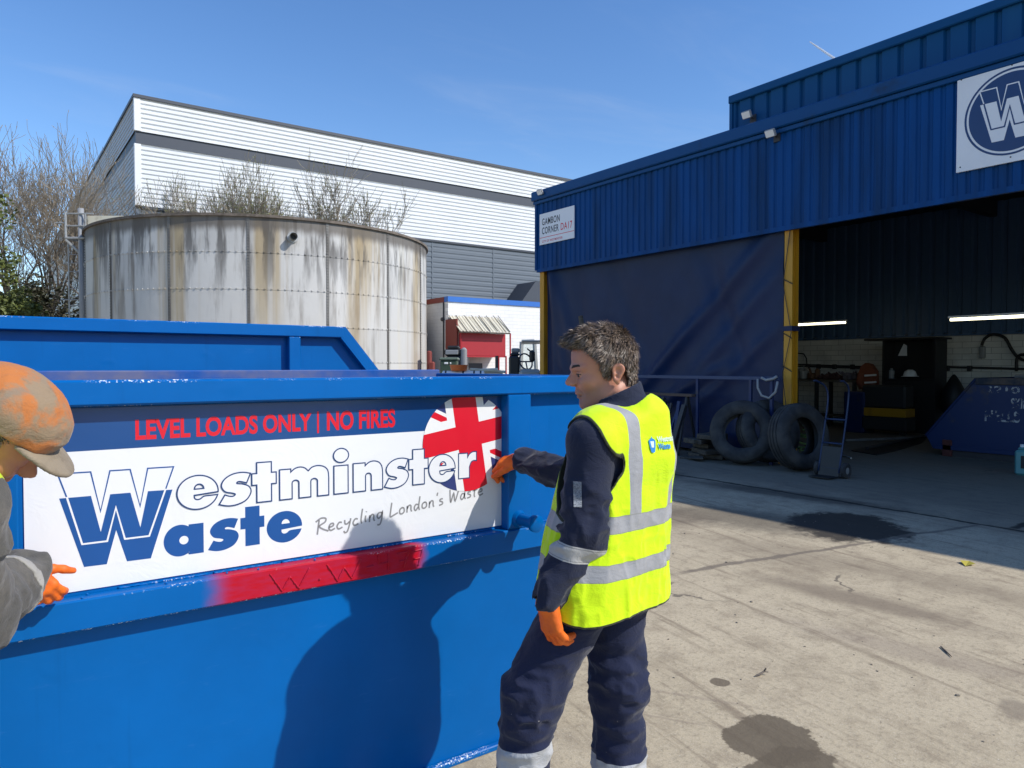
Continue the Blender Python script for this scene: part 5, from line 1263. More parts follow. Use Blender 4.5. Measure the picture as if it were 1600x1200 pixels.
def surfnet(f, lo, hi, h, B=12, warp=None):
    lo = A3(lo); n = np.ceil((A3(hi)-lo)/h).astype(int); nb = (n+B-1)//B
    bi = np.stack(np.meshgrid(*[np.arange(k) for k in nb], indexing='ij'), -1).reshape(-1, 3)
    W_ = warp or (lambda q: q)
    cen = lo+(bi+.5)*B*h
    keep = np.abs(f(W_(cen.astype(np.float32)))) < B*h*.5*1.732*1.3+.02
    bi = bi[keep]; g1 = np.arange(B+1); loc = np.stack(np.meshgrid(g1, g1, g1, indexing='ij'), -1).reshape(-1, 3)
    keys, poss, flags, s0s = [], [], [], []
    N = nb*B+2
    E = [((0,0,0),(1,0,0)),((0,0,0),(0,1,0)),((0,0,0),(0,0,1)),((1,0,0),(1,1,0)),((1,0,0),(1,0,1)),((0,1,0),(1,1,0)),((0,1,0),(0,1,1)),((0,0,1),(1,0,1)),((0,0,1),(0,1,1)),((1,1,0),(1,1,1)),((1,0,1),(1,1,1)),((0,1,1),(1,1,1))]
    for c0 in range(0, len(bi), 60):
        bb = bi[c0:c0+60]; idx = (bb[:, None, :]*B+loc[None]).reshape(-1, 3)
        F = f(W_((lo+idx*h).astype(np.float32))).reshape(len(bb), B+1, B+1, B+1)
        ins = F < 0
        C = {}
        for a in (0, 1):
            for b in (0, 1):
                for c in (0, 1): C[a, b, c] = (slice(None), slice(a, B+a), slice(b, B+b), slice(c, B+c))
        tot = sum(ins[C[q]].astype(np.int8) for q in C); act = np.nonzero((tot > 0) & (tot < 8))
        if not len(act[0]): continue
        val = {q: F[C[q]][act] for q in C}
        acc = np.zeros((len(act[0]), 3)); cnt = np.zeros(len(act[0]))
        for p, q in E:
            cr_ = (val[p] < 0) != (val[q] < 0); t = np.where(cr_, val[p]/np.where(cr_, val[p]-val[q], 1), 0)
            pt = A3(p)+t[:, None]*(A3(q)-A3(p)); acc += np.where(cr_[:, None], pt, 0); cnt += cr_
        cell = bb[act[0]]*B+np.stack(act[1:], -1)
        keys.append((cell[:, 0]*N[1]+cell[:, 1])*N[2]+cell[:, 2]); poss.append(lo+(cell+acc/cnt[:, None])*h)
        s0 = val[0, 0, 0] < 0
        flags.append(np.stack([s0 != (val[1, 0, 0] < 0), s0 != (val[0, 1, 0] < 0), s0 != (val[0, 0, 1] < 0)], -1)); s0s.append(s0)
    key = np.concatenate(keys); o = np.argsort(key); key = key[o]; pos = np.concatenate(poss)[o]; fl = np.concatenate(flags)[o]; s0 = np.concatenate(s0s)[o]
    st = (N[1]*N[2], N[2], 1); faces = []
    def look(k):
        j = np.minimum(np.searchsorted(key, k), len(key)-1); return np.where(key[j] == k, j, -1)
    for ax in range(3):
        u, v = st[(ax+1) % 3], st[(ax+2) % 3]; s = np.nonzero(fl[:, ax])[0]; k = key[s]
        Q = np.stack([look(k), look(k-u), look(k-u-v), look(k-v)], -1); ok = (Q >= 0).all(1); Q = Q[ok]; sg = s0[s][ok]
        Q[~sg] = Q[~sg][:, ::-1]; faces.append(Q)
    return W_(pos.astype(np.float32)), np.concatenate(faces)
def local_part(name, V, F, mats, parent, smooth=True, mi=None):
    me = bpy.data.meshes.new(name); me.from_pydata([tuple(map(float, q)) for q in V], [], [tuple(map(int, q)) for q in F])
    for m in (mats if isinstance(mats, (list, tuple)) else [mats]): me.materials.append(m)
    if mi is not None: me.polygons.foreach_set('material_index', mi)
    me.polygons.foreach_set('use_smooth', [smooth]*len(me.polygons)); me.update()
    o = bpy.data.objects.new(name, me); COL.objects.link(o); o.parent = parent; WM[o] = WM.get(parent, Matrix()); return o
def hit(f, O, D, n=60):
    """march points O along D until f = 0"""
    P = np.array(O, np.float32); D = A3(D)
    for _ in range(n): P = P+D*(f(P)*.8)[:, None]
    return P

# ---- materials for people
def skin_mat():
    m, g, p = newmat('skin'); v = g.obj()
    c = g.mix(g.noise(v, 22, 4), (.40, .17, .105), (.49, .222, .145)); c = g.mix(g.mul(g.ss(g.noise(v, 9, 3), .5, .75), .4), c, (.42, .13, .09))
    g.put(p.inputs['Base Color'], c); p.inputs['Roughness'].default_value = .5
    p.inputs['Subsurface Weight'].default_value = .12; p.inputs['Subsurface Radius'].default_value = (.012, .005, .003); p.inputs['Subsurface Scale'].default_value = 1.0
    g.put(p.inputs['Normal'], g.bump(g.noise(v, 260, 3), .12, .002)); return m
def hair_mat(name, dark, light, bias=.5):
    m, g, p = newmat(name); r = g.n('ShaderNodeNewGeometry').outputs['Random Per Island']
    g.put(p.inputs['Base Color'], g.mix(g.m('POWER', r, bias), dark, light)); p.inputs['Roughness'].default_value = .42; return m
def cloth(name, col, col2=None, extra=None, bs=230, rough=.85, fold=.5):
    m, g, p = newmat(name); v = g.obj(); c = g.mix(g.noise(v, 5, 5, .65), col, col2 or tuple(x*.75 for x in col))
    if extra: c = extra(g, v, c)
    g.put(p.inputs['Base Color'], c); p.inputs['Roughness'].default_value = rough; p.inputs['Specular IOR Level'].default_value = .25
    p.inputs['Sheen Weight'].default_value = .15
    g.put(p.inputs['Normal'], g.bump(g.add(g.mul(g.absd(g.sub(g.noise(g.sc(v, (1, 1, 1.5)), 15, 4, .6, .8), .5)), -2.2*fold), g.mul(g.noise(v, bs, 2), .12)), .5, .012)); return m
M['skin'] = skin_mat()
M['hair'] = hair_mat('salt_and_pepper_hair', (.022, .014, .010), (.36, .27, .20), 1.4)
M['brow'] = plain('dark_brow_hair', (.025, .017, .012), .7)
M['eye'] = plain('eye_white', (.30, .25, .22), .3)
M['glove'] = plain('orange_rubber_glove', (.80, .155, .010), .55, col2=(.62, .10, .012), vs=14, bump=.3, bs=40, bd=.004)
M['boot'] = plain('black_leather', (.02, .018, .016), .5)
DARKN = (.010, .013, .030); NAVY2 = (.017, .021, .045)

def hand_caps(wrist, e1, e3, left, curl, scale=1.0, thumb=(.62, .75, -.2), spread=.10):
    e1 = A3(e1)/np.linalg.norm(e1); e3 = A3(e3); e3 = e3-e1*(e3@e1); e3 /= np.linalg.norm(e3)
    e2 = np.cross(e1, e3) if left else np.cross(e3, e1); w = A3(wrist); out = []
    s = scale
    for a, b, ra, rb in (((.0, .010), (.085, .027), .026, .017), ((.0, .0), (.088, .008), .028, .018), ((.0, -.006), (.083, -.013), .027, .0175), ((.0, -.014), (.074, -.030), .025, .016)):
        out.append((w+e1*a[0]*s+e2*a[1]*s, w+e1*b[0]*s+e2*b[1]*s, ra*s, rb*s))
    for k, (y, x0, ls) in enumerate(((.029, .088, (.042, .026, .020)), (.010, .092, (.046, .030, .021)), (-.010, .088, (.043, .028, .020)), (-.029, .078, (.034, .021, .018)))):
        p = w+(e1*x0+e2*y)*s; ang = 0; rr = (.0125, .0115, .0105, .0095)
        for j, L in enumerate(ls):
            ang += curl[k][j]; d = e1*math.cos(ang)-e3*math.sin(ang)+e2*(spread*(1.5-k)/1.5)*(1 if j == 0 else .4); d /= np.linalg.norm(d)
            q = p+d*L*s; out.append((p, q, rr[j]*s, rr[j+1]*s)); p = q
    t = thumb; d = e1*t[0]+e2*t[1]+e3*t[2]; d /= np.linalg.norm(d); p = w+(e1*.022+e2*.022)*s
    for j, L in enumerate((.045, .034, .028)):
        q = p+d*L*s; out.append((p, q, (.017, .014, .012)[j]*s, (.014, .012, .010)[j]*s)); p = q; d = d*.9+e1*.22-e3*.12; d /= np.linalg.norm(d)
    return out
def hand_sdf(cl):
    def f(P):
        d = None
        for i, (a, b, ra, rb) in enumerate(cl):
            c = caps(P, a, b, ra, rb); d = c if d is None else smin(d, c, .010 if i < 4 else .006)
        return d
    return f

def head_frame(O, f, pitch):
    f = A3((*f, 0))/math.hypot(*f); z = A3((0, 0, 1)); l = np.cross(z, f); cp, sp = math.cos(pitch), math.sin(pitch)
    return A3(O), np.stack([f*cp-z*sp, l, z*cp+f*sp])            # rows: forward, left, up
def head_sdf(P, O, B, detail=True):
    q = (P-O)@B.T; u, v, w = q[:, 0], q[:, 1], q[:, 2]; qa = np.stack([u, np.abs(v), w], -1)
    d = ell(q, (.030, 0, .060), (.106, .078, .094))
    d = smin(d, ell(q, (.062, 0, -.018), (.066, .062, .098)), .03)
    d = smin(d, caps(qa, (.005, .050, -.060), (.088, .020, -.098), .020, .018), .03)      # jaw
    d = smin(d, ell(q, (.098, 0, -.098), (.020, .026, .019)), .015)                        # chin
    d = smin(d, ell(qa, (.093, .040, -.022), (.026, .022, .020)), .02)                     # cheekbone
    d = smin(d, caps(qa, (.130, .010, .026), (.106, .046, .026), .012, .011), .012)        # brow
    d = smax(d, -ell(qa, (.138, .033, .002), (.024, .020, .014)), .012)                    # eye socket
    d = smin(d, ell(qa, (.110, .032, .004), (.0135, .0145, .0125)), .004)
    d = smin(d, caps(q, (.127, 0, .016), (.151, 0, -.020), .0080, .0115), .010)            # nose
    d = smin(d, caps(q, (.119, 0, .014), (.133, 0, -.020), .0105, .0150), .008)
    d = smin(d, ell(qa, (.136, .0115, -.027), (.012, .0075, .009)), .006)
    d = smax(d, -ell(qa, (.142, .0065, -.0365), (.006, .0035, .004)), .003)
    d = smin(d, ell(q, (.118, 0, -.055), (.012, .022, .012)), .012)
    d = smin(d, ell(q, (.1195, 0, -.0595), (.009, .021, .0055)), .004)                     # lips
    d = smin(d, ell(q, (.1165, 0, -.0715), (.009, .019, .006)), .004)
    d = smax(d, -caps(qa, (.130, 0, -.0652), (.112, .023, -.0668), .0022, .0018), .003)
    d = smax(d, -caps(qa, (.128, .016, -.036), (.110, .034, -.064), .003, .002), .010)     # cheek fold
    ear = caps(qa, (-.002, .083, .012), (.004, .080, -.016), .022, .013); ear = smax(ear, np.abs(qa[:, 1]-.081-.28*np.maximum(0, -(qa[:, 0])))-.0075, .004); ear = smax(ear, -ell(qa, (.003, .094, .008), (.012, .0105, .015)), .003); ear = smax(ear, -ell(qa, (.006, .092, -.010), (.007, .010, .010)), .003)
    ear = smin(ear, caps(qa, (.006, .080, -.020), (.002, .080, -.030), .008, .007), .006)
    return smin(d, ear, .006)
def neck_warp(zc, c, s=.5, z1=None):
    """finer sampling above the shoulders: grid space -> body space"""
    a, b = zc, zc+.10
    def W_(q):
        q = np.asarray(q, np.float32); z = q[:, 2]; t = np.clip((z-a)/(b-a), 0, 1); k = 1+(s-1)*(t*t*(3-2*t))
        tt = np.clip(z-a, 0, b-a)/(b-a); I = (b-a)*(tt+(s-1)*(tt**3-.5*tt**4))
        pz = np.where(z < a, z, a+I+np.maximum(z-b, 0)*s)
        return np.stack([c[0]+(q[:, 0]-c[0])*k, c[1]+(q[:, 1]-c[1])*k, pz], -1)
    return W_

# ================================================================== the man in the yellow vest
R0, D0 = .25, 2.45
base = (_f0[0]*D0+_r[0]*R0, _f0[1]*D0+_r[1]*R0, 0)
man = thing('person', 'man in a yellow reflective vest and navy workwear pressing the sign with an orange glove', 'person', tuple(float(c) for c in base), -YAW)
TF = A3((-.766, .643, 0)); TL = A3((-.643, -.766, 0))
Lsh, Lel, Lwr = (.000, -.165, 1.405), (-.030, -.205, 1.115), (-.138, -.235, .930)
Rsh, Rel, Rwr = (.150, .215, 1.405), (-.02, .43, 1.205), (-.195, .585, 1.243)
HO, HB = head_frame((.089, .02, 1.616), (-.996, -.09), R(4))
def torso_uv(P, zs, xs, ys):
    cx = np.interp(P[:, 2], zs, xs); cy = np.interp(P[:, 2], zs, ys); x, y = P[:, 0]-cx, P[:, 1]-cy
    return x*TF[0]+y*TF[1], x*TL[0]+y*TL[1]
ZS, XSs, YSs = [.80, .95, 1.1, 1.3, 1.45], [.060, .062, .075, .11, .125], [0, 0, 0, .0, .0]
def column(P, za, aa, zb, bb, z0, z1):
    u, v = torso_uv(P, ZS, XSs, YSs); a = np.interp(P[:, 2], za, aa); b = np.interp(P[:, 2], zb, bb)
    k0 = np.sqrt((u/a)**2+(v/b)**2); k1 = np.sqrt((u/a**2)**2+(v/b**2)**2); d = k0*(k0-1)/np.maximum(k1, 1e-4)
    return smax(smax(d, P[:, 2]-z1, .05), z0-P[:, 2], .02), u, v
NK0, NK1 = (.105, .02, 1.56), (.135, .01, 1.43)
LK, LA, RK, RA = (-.185, -.13, .60), (-.232, -.135, .19), (.120, .065, .52), (.128, .07, .09)
LH, RH = (.000, -.075, .92), (.105, .075, .92)
hl_ = hand_caps((-.141, -.236, .915), (.16, .10, -1), (-.75, -.6, -.1), True, [(.35, .5, .4), (.4, .55, .45), (.45, .55, .45), (.5, .6, .45)], 1.0, (.75, .55, -.35))
hr_ = hand_caps((-.205, .590, 1.243), (-.86, .48, -.06), (-.15, -.35, 1), False, [(.75, .7, .4), (.9, .8, .5), (1.0, .9, .5), (1.05, .95, .5)], 1.05, (.9, .45, -.35))
def man_body(P):
    d = head_sdf(P, HO, HB)
    d = smin(d, caps(P, NK0, NK1, .058, .066), .03)
    t, _, _ = column(P, [.8, 1.1, 1.4], [.11, .115, .10], [.8, 1.1, 1.35], [.165, .155, .165], .84, 1.44)
    d = smin(d, t, .05)
    for S_, E_, W2 in ((Lsh, Lel, Lwr), (Rsh, Rel, Rwr)):
        d = smin(d, chain(P, [NK1, S_, E_, W2], [.06, .055, .042, .028]), .02)
    for H_, K_, A_ in ((LH, LK, LA), (RH, RK, RA)):
        d = smin(d, chain(P, [H_, K_, A_], [.085, .058, .042]), .03)
    for cl in (hl_, hr_):
        h = None
        for (a, b, ra, rb) in cl: c = caps(P, a, b, ra*.82, rb*.8); h = c if h is None else smin(h, c, .006)
        d = smin(d, h, .008)
    return d
def stubble(m):
    nt = m.node_tree; g = G(nt); p = nt.nodes['Principled BSDF']; old = p.inputs['Base Color'].links[0].from_socket; v = g.obj(); x, y, z = g.sep(v)
    k = g.mul(g.ss(g.add(z, g.mul(x, -.35)), 1.578, 1.550), g.mul(g.ss(x, .07, .03), g.ss(z, 1.47, 1.49)))
    k = g.mul(k, g.add(.35, g.mul(g.noise(v, 420, 2), .5)))
    nt.links.new(g.mix(g.mul(k, .75), old, (.13, .09, .075)), p.inputs['Base Color'])
M['skin1'] = skin_mat(); stubble(M['skin1'])
V, F = surfnet(man_body, (-.5, -.45, .05), (.55, .8, 1.93), .0050, warp=neck_warp(1.46, (.07, .02)))
man_b = local_part('body', V, F, M['skin1'], man)
# ---- hair: a cap of short strands over a dark under-layer
HLU = [-.13, -.040, -.032, .010, .018, .044, .054, .080, .100, .15]; HLW = [-.062, -.055, .028, .030, -.014, -.014, .046, .074, .092, .100]
def hair_sdf(P, O=HO, B=HB, t=.010, quiff=True):
    q = (P-O)@B.T; u, v, w = q[:, 0], q[:, 1], q[:, 2]
    d = ell(q, (.030, 0, .060), (.106+t, .078+t*.8, .094+t))
    d = smin(d, ell(q, (-.020, 0, -.01), (.058, .062, .06)), .03)
    if quiff: d = smin(d, caps(q, (.090, .0, .130), (.146, .0, .120), .030, .015), .03); d = smin(d, caps(q, (.10, -.04, .118), (.10, .045, .118), .024, .024), .02)
    d = d-.010*(vnoise(q*55)-.5)-.006*(vnoise(q*120)-.5)
    hl = np.interp(u, HLU, HLW)+.006*(vnoise(q*90)-.5)
    return smax(d, hl-w, .006)
V, F = surfnet(hair_sdf, (HO[0]-.22, HO[1]-.2, HO[2]-.12), (HO[0]+.22, HO[1]+.2, HO[2]+.22), .0045)
def hair_mesh(V, F, O, B, n, L, seed, wid=.00085, crown=(-.055, 0, .14)):
    r = np.random.default_rng(seed); tri = F[r.integers(0, len(F), n)]; wgt = r.random((n, 4)); wgt /= wgt.sum(1, keepdims=True)
    p = (V[tri]*wgt[:, :, None]).sum(1); a = V[tri[:, 2]]-V[tri[:, 0]]; b = V[tri[:, 3]]-V[tri[:, 1]]; nn = np.cross(a, b); nn /= np.linalg.norm(nn, axis=1, keepdims=True)+1e-9
    q = (p-O)@B.T; fl = q-A3(crown); fl[:, 2] -= .25*np.abs(q[:, 1]); fl = fl@B; fl -= nn*(fl*nn).sum(1, keepdims=True); fl /= np.linalg.norm(fl, axis=1, keepdims=True)+1e-9
    clump = np.stack([vnoise(p*38+k*9.1)-.5 for k in range(3)], -1)
    d = fl*.85+nn*(.30+.45*r.random((n, 1)))+clump*1.0+r.normal(0, .20, (n, 3)); d /= np.linalg.norm(d, axis=1, keepdims=True)
    ln = L*(.55+.8*r.random((n, 1)))*np.where(q[:, 2:3] < .02, .6, 1.0); side = np.cross(d, nn); side /= np.linalg.norm(side, axis=1, keepdims=True)+1e-9
    m1 = p+d*ln*.5+nn*.001; tip = p+d*ln+fl*ln*.25-nn*ln*.12
    w = wid*(.7+.6*r.random((n, 1)))
    X_ = np.stack([p-side*w-nn*.003, p+side*w-nn*.003, m1+side*w*.8, m1-side*w*.8, tip], 1).reshape(-1, 3); i = np.arange(n)*5
    fs = [tuple(x) for x in np.stack([i, i+1, i+2, i+3], -1)]+[tuple(x) for x in np.stack([i+3, i+2, i+4], -1)]
    return X_, fs
X_, fs = hair_mesh(V, F, HO, HB, 27000, .019, 3)
nV = len(V); local_part('hair', np.concatenate([V, X_]).tolist(), [tuple(int(x) for x in q) for q in F]+[tuple(int(x)+nV for x in q) for q in fs], [hair_mat('under_hair', (.022, .016, .012), (.03, .022, .018)), M['hair']], man_b, True, [0]*len(F)+[1]*len(fs)) if False else None
me_all = [tuple(int(x) for x in q) for q in F]+[tuple(int(x)+nV for x in q) for q in fs]
me = bpy.data.meshes.new('hair'); me.from_pydata(np.concatenate([V, X_]).tolist(), [], me_all)
me.materials.append(plain('under_hair', (.03, .023, .018), .8)); me.materials.append(M['hair']); me.polygons.foreach_set('material_index', [0]*len(F)+[1]*len(fs)); me.polygons.foreach_set('use_smooth', [True]*len(me_all)); me.update()
ho = bpy.data.objects.new('hair', me); COL.objects.link(ho); ho.parent = man
# eyebrows and eyes
def hp(u, v, w): return HO+A3((u, v, w))@HB
for s_ in (1, -1):
    mb = MB(); mb.tube([hp(.139, .012*s_, .025), hp(.135, .026*s_, .033), hp(.121, .044*s_, .034), hp(.108, .053*s_, .027)], [.0025, .0044, .0040, .0015], 6)
    local_part('eyebrow', mb.v, mb.f, M['brow'], man)
    mb = MB(); mb.ball(tuple(hp(.1120, .032*s_, .002)), .0108, 14); e = local_part('eye', mb.v, mb.f, M['eye'], man)
    mb = MB(); mb.ball(tuple(hp(.1195, .0345*s_, .001)), (.0060, .0060, .0060), 10); mb.tube([hp(.1250, .022*s_, .0050), hp(.1265, .032*s_, .0068), hp(.1150, .0455*s_, .0040)], .0017, 6); local_part('iris', mb.v, mb.f, M['black'], e)
    mb = MB(); mb.tube([hp(.1220, .022*s_, .009), hp(.1240, .032*s_, .0112), hp(.1125, .044*s_, .008)], .0042, 6); mb.tube([hp(.1190, .023*s_, -.004), hp(.1200, .032*s_, -.006), hp(.110, .043*s_, -.003)], .0034, 6); local_part('eyelid', mb.v, mb.f, M['skin'], e)
# ---- jacket
def collar_sdf(P):
    a, b = A3((.100, .018, 1.575)), A3((.128, .008, 1.44)); d = caps(P, a-(b-a)*.5, b, .074, .092)
    q = P-A3((.085, .018, 1.548)); top = q@A3((-.40, .02, .915))
    return smax(smax(np.abs(d)-.006, top, .006), 1.42-P[:, 2], .01)
def jacket(P):
    d, u, v = column(P, [.8, 1.0, 1.2, 1.4], [.142, .14, .138, .125], [.8, 1.1, 1.35], [.195, .19, .20], .90, 1.45)
    d = smin(d, caps(P, (.125, .01, 1.47), Lsh, .075, .078), .05); d = smin(d, caps(P, (.135, .01, 1.47), Rsh, .075, .078), .05)
    d = smin(d, caps(P, (.185, -.02, 1.47), (.19, -.02, 1.35), .06, .08), .05)
    fw = .022*(ridge(P+.05*(vnoise(P*9)[:, None]-.5), (11, 11, 18))-.55)+.009*(ridge(P, (25, 25, 36), 7.3)-.5)
    kl = np.clip((np.linalg.norm(P-A3(Lsh), axis=1)-.10)/.08, 0, 1); kr = np.clip((np.linalg.norm(P-A3(Rsh), axis=1)-.10)/.08, 0, 1)
    la = chain(P, [Lsh, Lel, Lwr], [.074, .066, .050], .03)-fw*1.15*kl
    ra = chain(P, [Rsh, Rel, Rwr], [.072, .062, .047], .03)-fw*1.25*kr
    d = smin(d, la, .025); d = smin(d, ra, .025)
    d = smax(d, -caps(P, A3(Lwr)+(A3(Lwr)-A3(Lel))*.06, A3(Lwr)+(A3(Lwr)-A3(Lel))*.5, .040, .045), .004); d = smax(d, -caps(P, A3(Rwr)+(A3(Rwr)-A3(Rel))*.06, A3(Rwr)+(A3(Rwr)-A3(Rel))*.5, .036, .04), .004)
    return smin(d, collar_sdf(P), .012)
def jk_extra(g, v, c):
    x, y, z = g.sep(v)
    pl = g.add(g.mul(g.add(x, .014), -.22), g.mul(g.sub(z, 1.062), -.975))
    bnd = g.mul(g.ss(g.absd(pl), .0270, .0255), g.mul(g.ss(y, -.11, -.12), g.ss(x, .075, .07)))
    st_ = g.ss(g.absd(g.sub(g.absd(pl), .021)), .0022, .0012)
    bc = g.mix(g.mul(st_, .6), g.mix(g.noise(v, 30, 3), (.34, .34, .34), (.44, .44, .43)), (.16, .16, .16))
    return g.mix(bnd, c, bc)
M['jacket'] = cloth('navy_work_jacket', (.013, .019, .046), (.008, .011, .028), jk_extra)
V, F = surfnet(jacket, (-.40, -.42, .84), (.45, .78, 1.68), .0052); jk_ = local_part('jacket', V, F, M['jacket'], man)
# sleeve label
gx, gz = np.meshgrid(np.linspace(0, 1, 5), np.linspace(0, 1, 9), indexing='ij')
def patch(f, x0, x1, z0, z1, y, off=.002, D=(0, 1, 0), n=(5, 9)):
    gx, gz = np.meshgrid(np.linspace(0, 1, n[0]), np.linspace(0, 1, n[1]), indexing='ij')
    O = np.stack([x0+(x1-x0)*gx.ravel(), np.full(gx.size, y), z0+(z1-z0)*gz.ravel()], -1); P = hit(f, O, D)-A3(D)*off
    return P, [(i*n[1]+j, (i+1)*n[1]+j, (i+1)*n[1]+j+1, i*n[1]+j+1) for i in range(n[0]-1) for j in range(n[1]-1)]
def lab(g, v, c):
    x, y, z = g.sep(v); k = g.ss(g.noise(g.sc(v, (3, 3, 9)), 60, 2), .5, .55); return g.mix(g.mul(k, .7), g.mix(g.ss(z, 1.238, 1.232), c, (.5, .5, .5)), (.08, .09, .11))
P, f4 = patch(jacket, -.064, -.040, 1.216, 1.290, -.40); local_part('sleeve_tag', P, f4, cloth('grey_printed_label', (.26, .27, .29), None, lab), jk_)
# ---- vest
def vest_outer(P):
    d, u, v = column(P, [.80, 1.0, 1.2, 1.35, 1.45], [.178, .172, .162, .150, .125], [.80, .95, 1.1, 1.3, 1.42], [.285, .272, .255, .240, .20], .70, 1.49)
    d = smin(d, caps(P, (.135, .01, 1.455), A3(Lsh)-A3((0, 0, .004)), .080, .090), .05); d = smin(d, caps(P, (.140, .01, 1.465), Rsh, .080, .088), .05)
    d = smin(d, caps(P, (.188, -.022, 1.475), (.19, -.02, 1.35), .072, .09), .05)
    k = np.clip((1.42-P[:, 2])/.35, 0, 1)
    fo = .024*(ridge(P, (8, 8, 2.4), 3.1)-.5)+.013*(ridge(P+.05*(vnoise(P*10)[:, None]-.5), (15, 15, 6), 1.7)-.5)+.006*(ridge(P, (34, 34, 20), 5.7)-.5)
    return d-fo*(.35+.65*k), u, v
def vest(P):
    d, u, v = vest_outer(P); z = P[:, 2]
    hem = .858+.012*np.sin(u*14)+.015*(vnoise(P*6)-.5)
    arm = np.sqrt((u/.108)**2+((z-1.322)/.158)**2)-1; arm = smax(arm*.10, .11-np.abs(v), .02)
    qn = P-A3((.085, .022, 1.52)); nk = np.sqrt(((qn@TF)/.135)**2+((qn@TL)/.105)**2)-1; nk = smax(nk*.10, 1.465-.35*(qn@TF)*(qn@TF > 0)*2.2-z, .01)
    ins = d+.011
    d = smax(d, hem-z, .004); d = smax(d, -arm, .006); d = smax(d, -nk, .008)
    return smax(d, -smax(ins, z-1.03, .02), .003)
def vest_extra(g, v, c):
    x, y, z = g.sep(v)
    vv = g.add(g.mul(g.sub(x, .10), float(TL[0])), g.mul(y, float(TL[1])))
    wz = g.mul(g.sub(g.noise(v, 7, 2), .5), .012)
    zz = g.add(z, wz); aw = g.add(g.absd(vv), g.mul(wz, .7))
    h1 = g.ss(g.absd(g.sub(zz, 1.150)), .0270, .0255); h2 = g.ss(g.absd(g.sub(zz, 1.005)), .0270, .0255)
    vs_ = g.mul(g.ss(g.absd(g.sub(aw, .108)), .0255, .0240), g.ss(z, 1.15, 1.155))
    b_ = g.mx(g.mx(h1, h2), vs_)
    ed = g.mx(g.ss(g.absd(g.sub(g.absd(g.sub(zz, 1.150)), .0255)), .0022, .001), g.ss(g.absd(g.sub(g.absd(g.sub(zz, 1.005)), .0255)), .0022, .001))
    bc = g.mix(g.noise(g.sc(v, (1, 1, 1)), 16, 5, .7), (.27, .275, .29), (.36, .365, .38))
    c = g.mix(g.mul(g.ss(g.noise(v, 11, 5, .7), .62, .8), .18), c, (.45, .45, .03))
    c = g.mix(b_, c, bc); return g.mix(g.mul(ed, .35), c, (.12, .13, .05))
M['vest'] = cloth('fluorescent_yellow_vest', (.62, .86, .004), (.56, .80, .004), vest_extra, 300, .7, .35)
V, F = surfnet(vest, (-.36, -.42, .80), (.48, .46, 1.62), .0040); M['bind'] = cloth('dark_vest_binding', (.03, .035, .02))
Cn = V; _, uu, vv_ = vest_outer(Cn)
hem_ = Cn[:, 2]-(.858+.012*np.sin(uu*14)+.015*(vnoise(Cn*6)-.5))
arm_ = np.sqrt((uu/.108)**2+((Cn[:, 2]-1.322)/.158)**2)-1; arm_ = smax(arm_*.10, .11-np.abs(vv_), .02)
vest_o = local_part('vest', V, F, M['vest'], man)
at_ = vest_o.data.attributes.new('edge', 'FLOAT', 'POINT'); at_.data.foreach_set('value', np.minimum(hem_, arm_*1.3).astype(np.float32))
nt = M['vest'].node_tree; g = G(nt); p = nt.nodes['Principled BSDF']; old = p.inputs['Base Color'].links[0].from_socket
ea = g.n('ShaderNodeAttribute', attribute_name='edge').outputs['Fac']
nt.links.new(g.mix(g.ss(ea, .0085, .0065), old, (.035, .04, .02)), p.inputs['Base Color'])
# printed mark on the back of the vest
def vo(P): return vest_outer(P)[0]
def back_pt(vv, z):
    O = np.stack([.12-TF[0]*.4+vv*TL[0], -TF[1]*.4+vv*TL[1], z], -1); return hit(vo, O, TF)-TF*.004
def on_back(name, polys2d, mat):
    vs, fs = [], []
    for V2, F2 in polys2d:
        b = len(vs); P = back_pt(np.array([-p[0] for p in V2]), np.array([p[1] for p in V2])); vs += P.tolist(); fs += [tuple(b+i for i in q) for q in F2]
    return local_part(name, vs, fs, mat, vest_o, False)
def tbox(s, x0, x1, z0, z1, off=0.0):
    V2, F2 = text_data(s, 1.0, off); a = np.array(V2); lo, hi = a.min(0), a.max(0)
    return [(x0+(x-lo[0])/(hi[0]-lo[0])*(x1-x0), z0+(y-lo[1])/(hi[1]-lo[1])*(z1-z0)) for x, y in V2], F2
zb_ = 1.385; xo = -.065
M['print_b'] = plain('light_blue_print', (.01, .22, .62), .6)
ic = [([(xo+.0+.026*x, zb_-.018+.05*z) for x, z in ((.5, -.05), (.75, 0), (.95, .35), (1, .7), (.85, .8), (.6, .85), (.5, 1), (.4, .85), (.15, .8), (0, .7), (.05, .35), (.25, 0))], [tuple(range(12))])]
on_back('vest_emblem', ic+[tbox('Waste', xo+.034, xo+.088, zb_-.012, zb_+.008, .035)], M['print_b'])
on_back('vest_lettering', [tbox('Westminster', xo+.034, xo+.135, zb_+.012, zb_+.030, .03), ([(xo+.006+.014*x, zb_-.004+.02*z) for x, z in ((.2, 0), (.8, 0), (1, 1), (0, 1))], [(0, 1, 2, 3)])], plain('pale_print', (.62, .74, .66), .6))
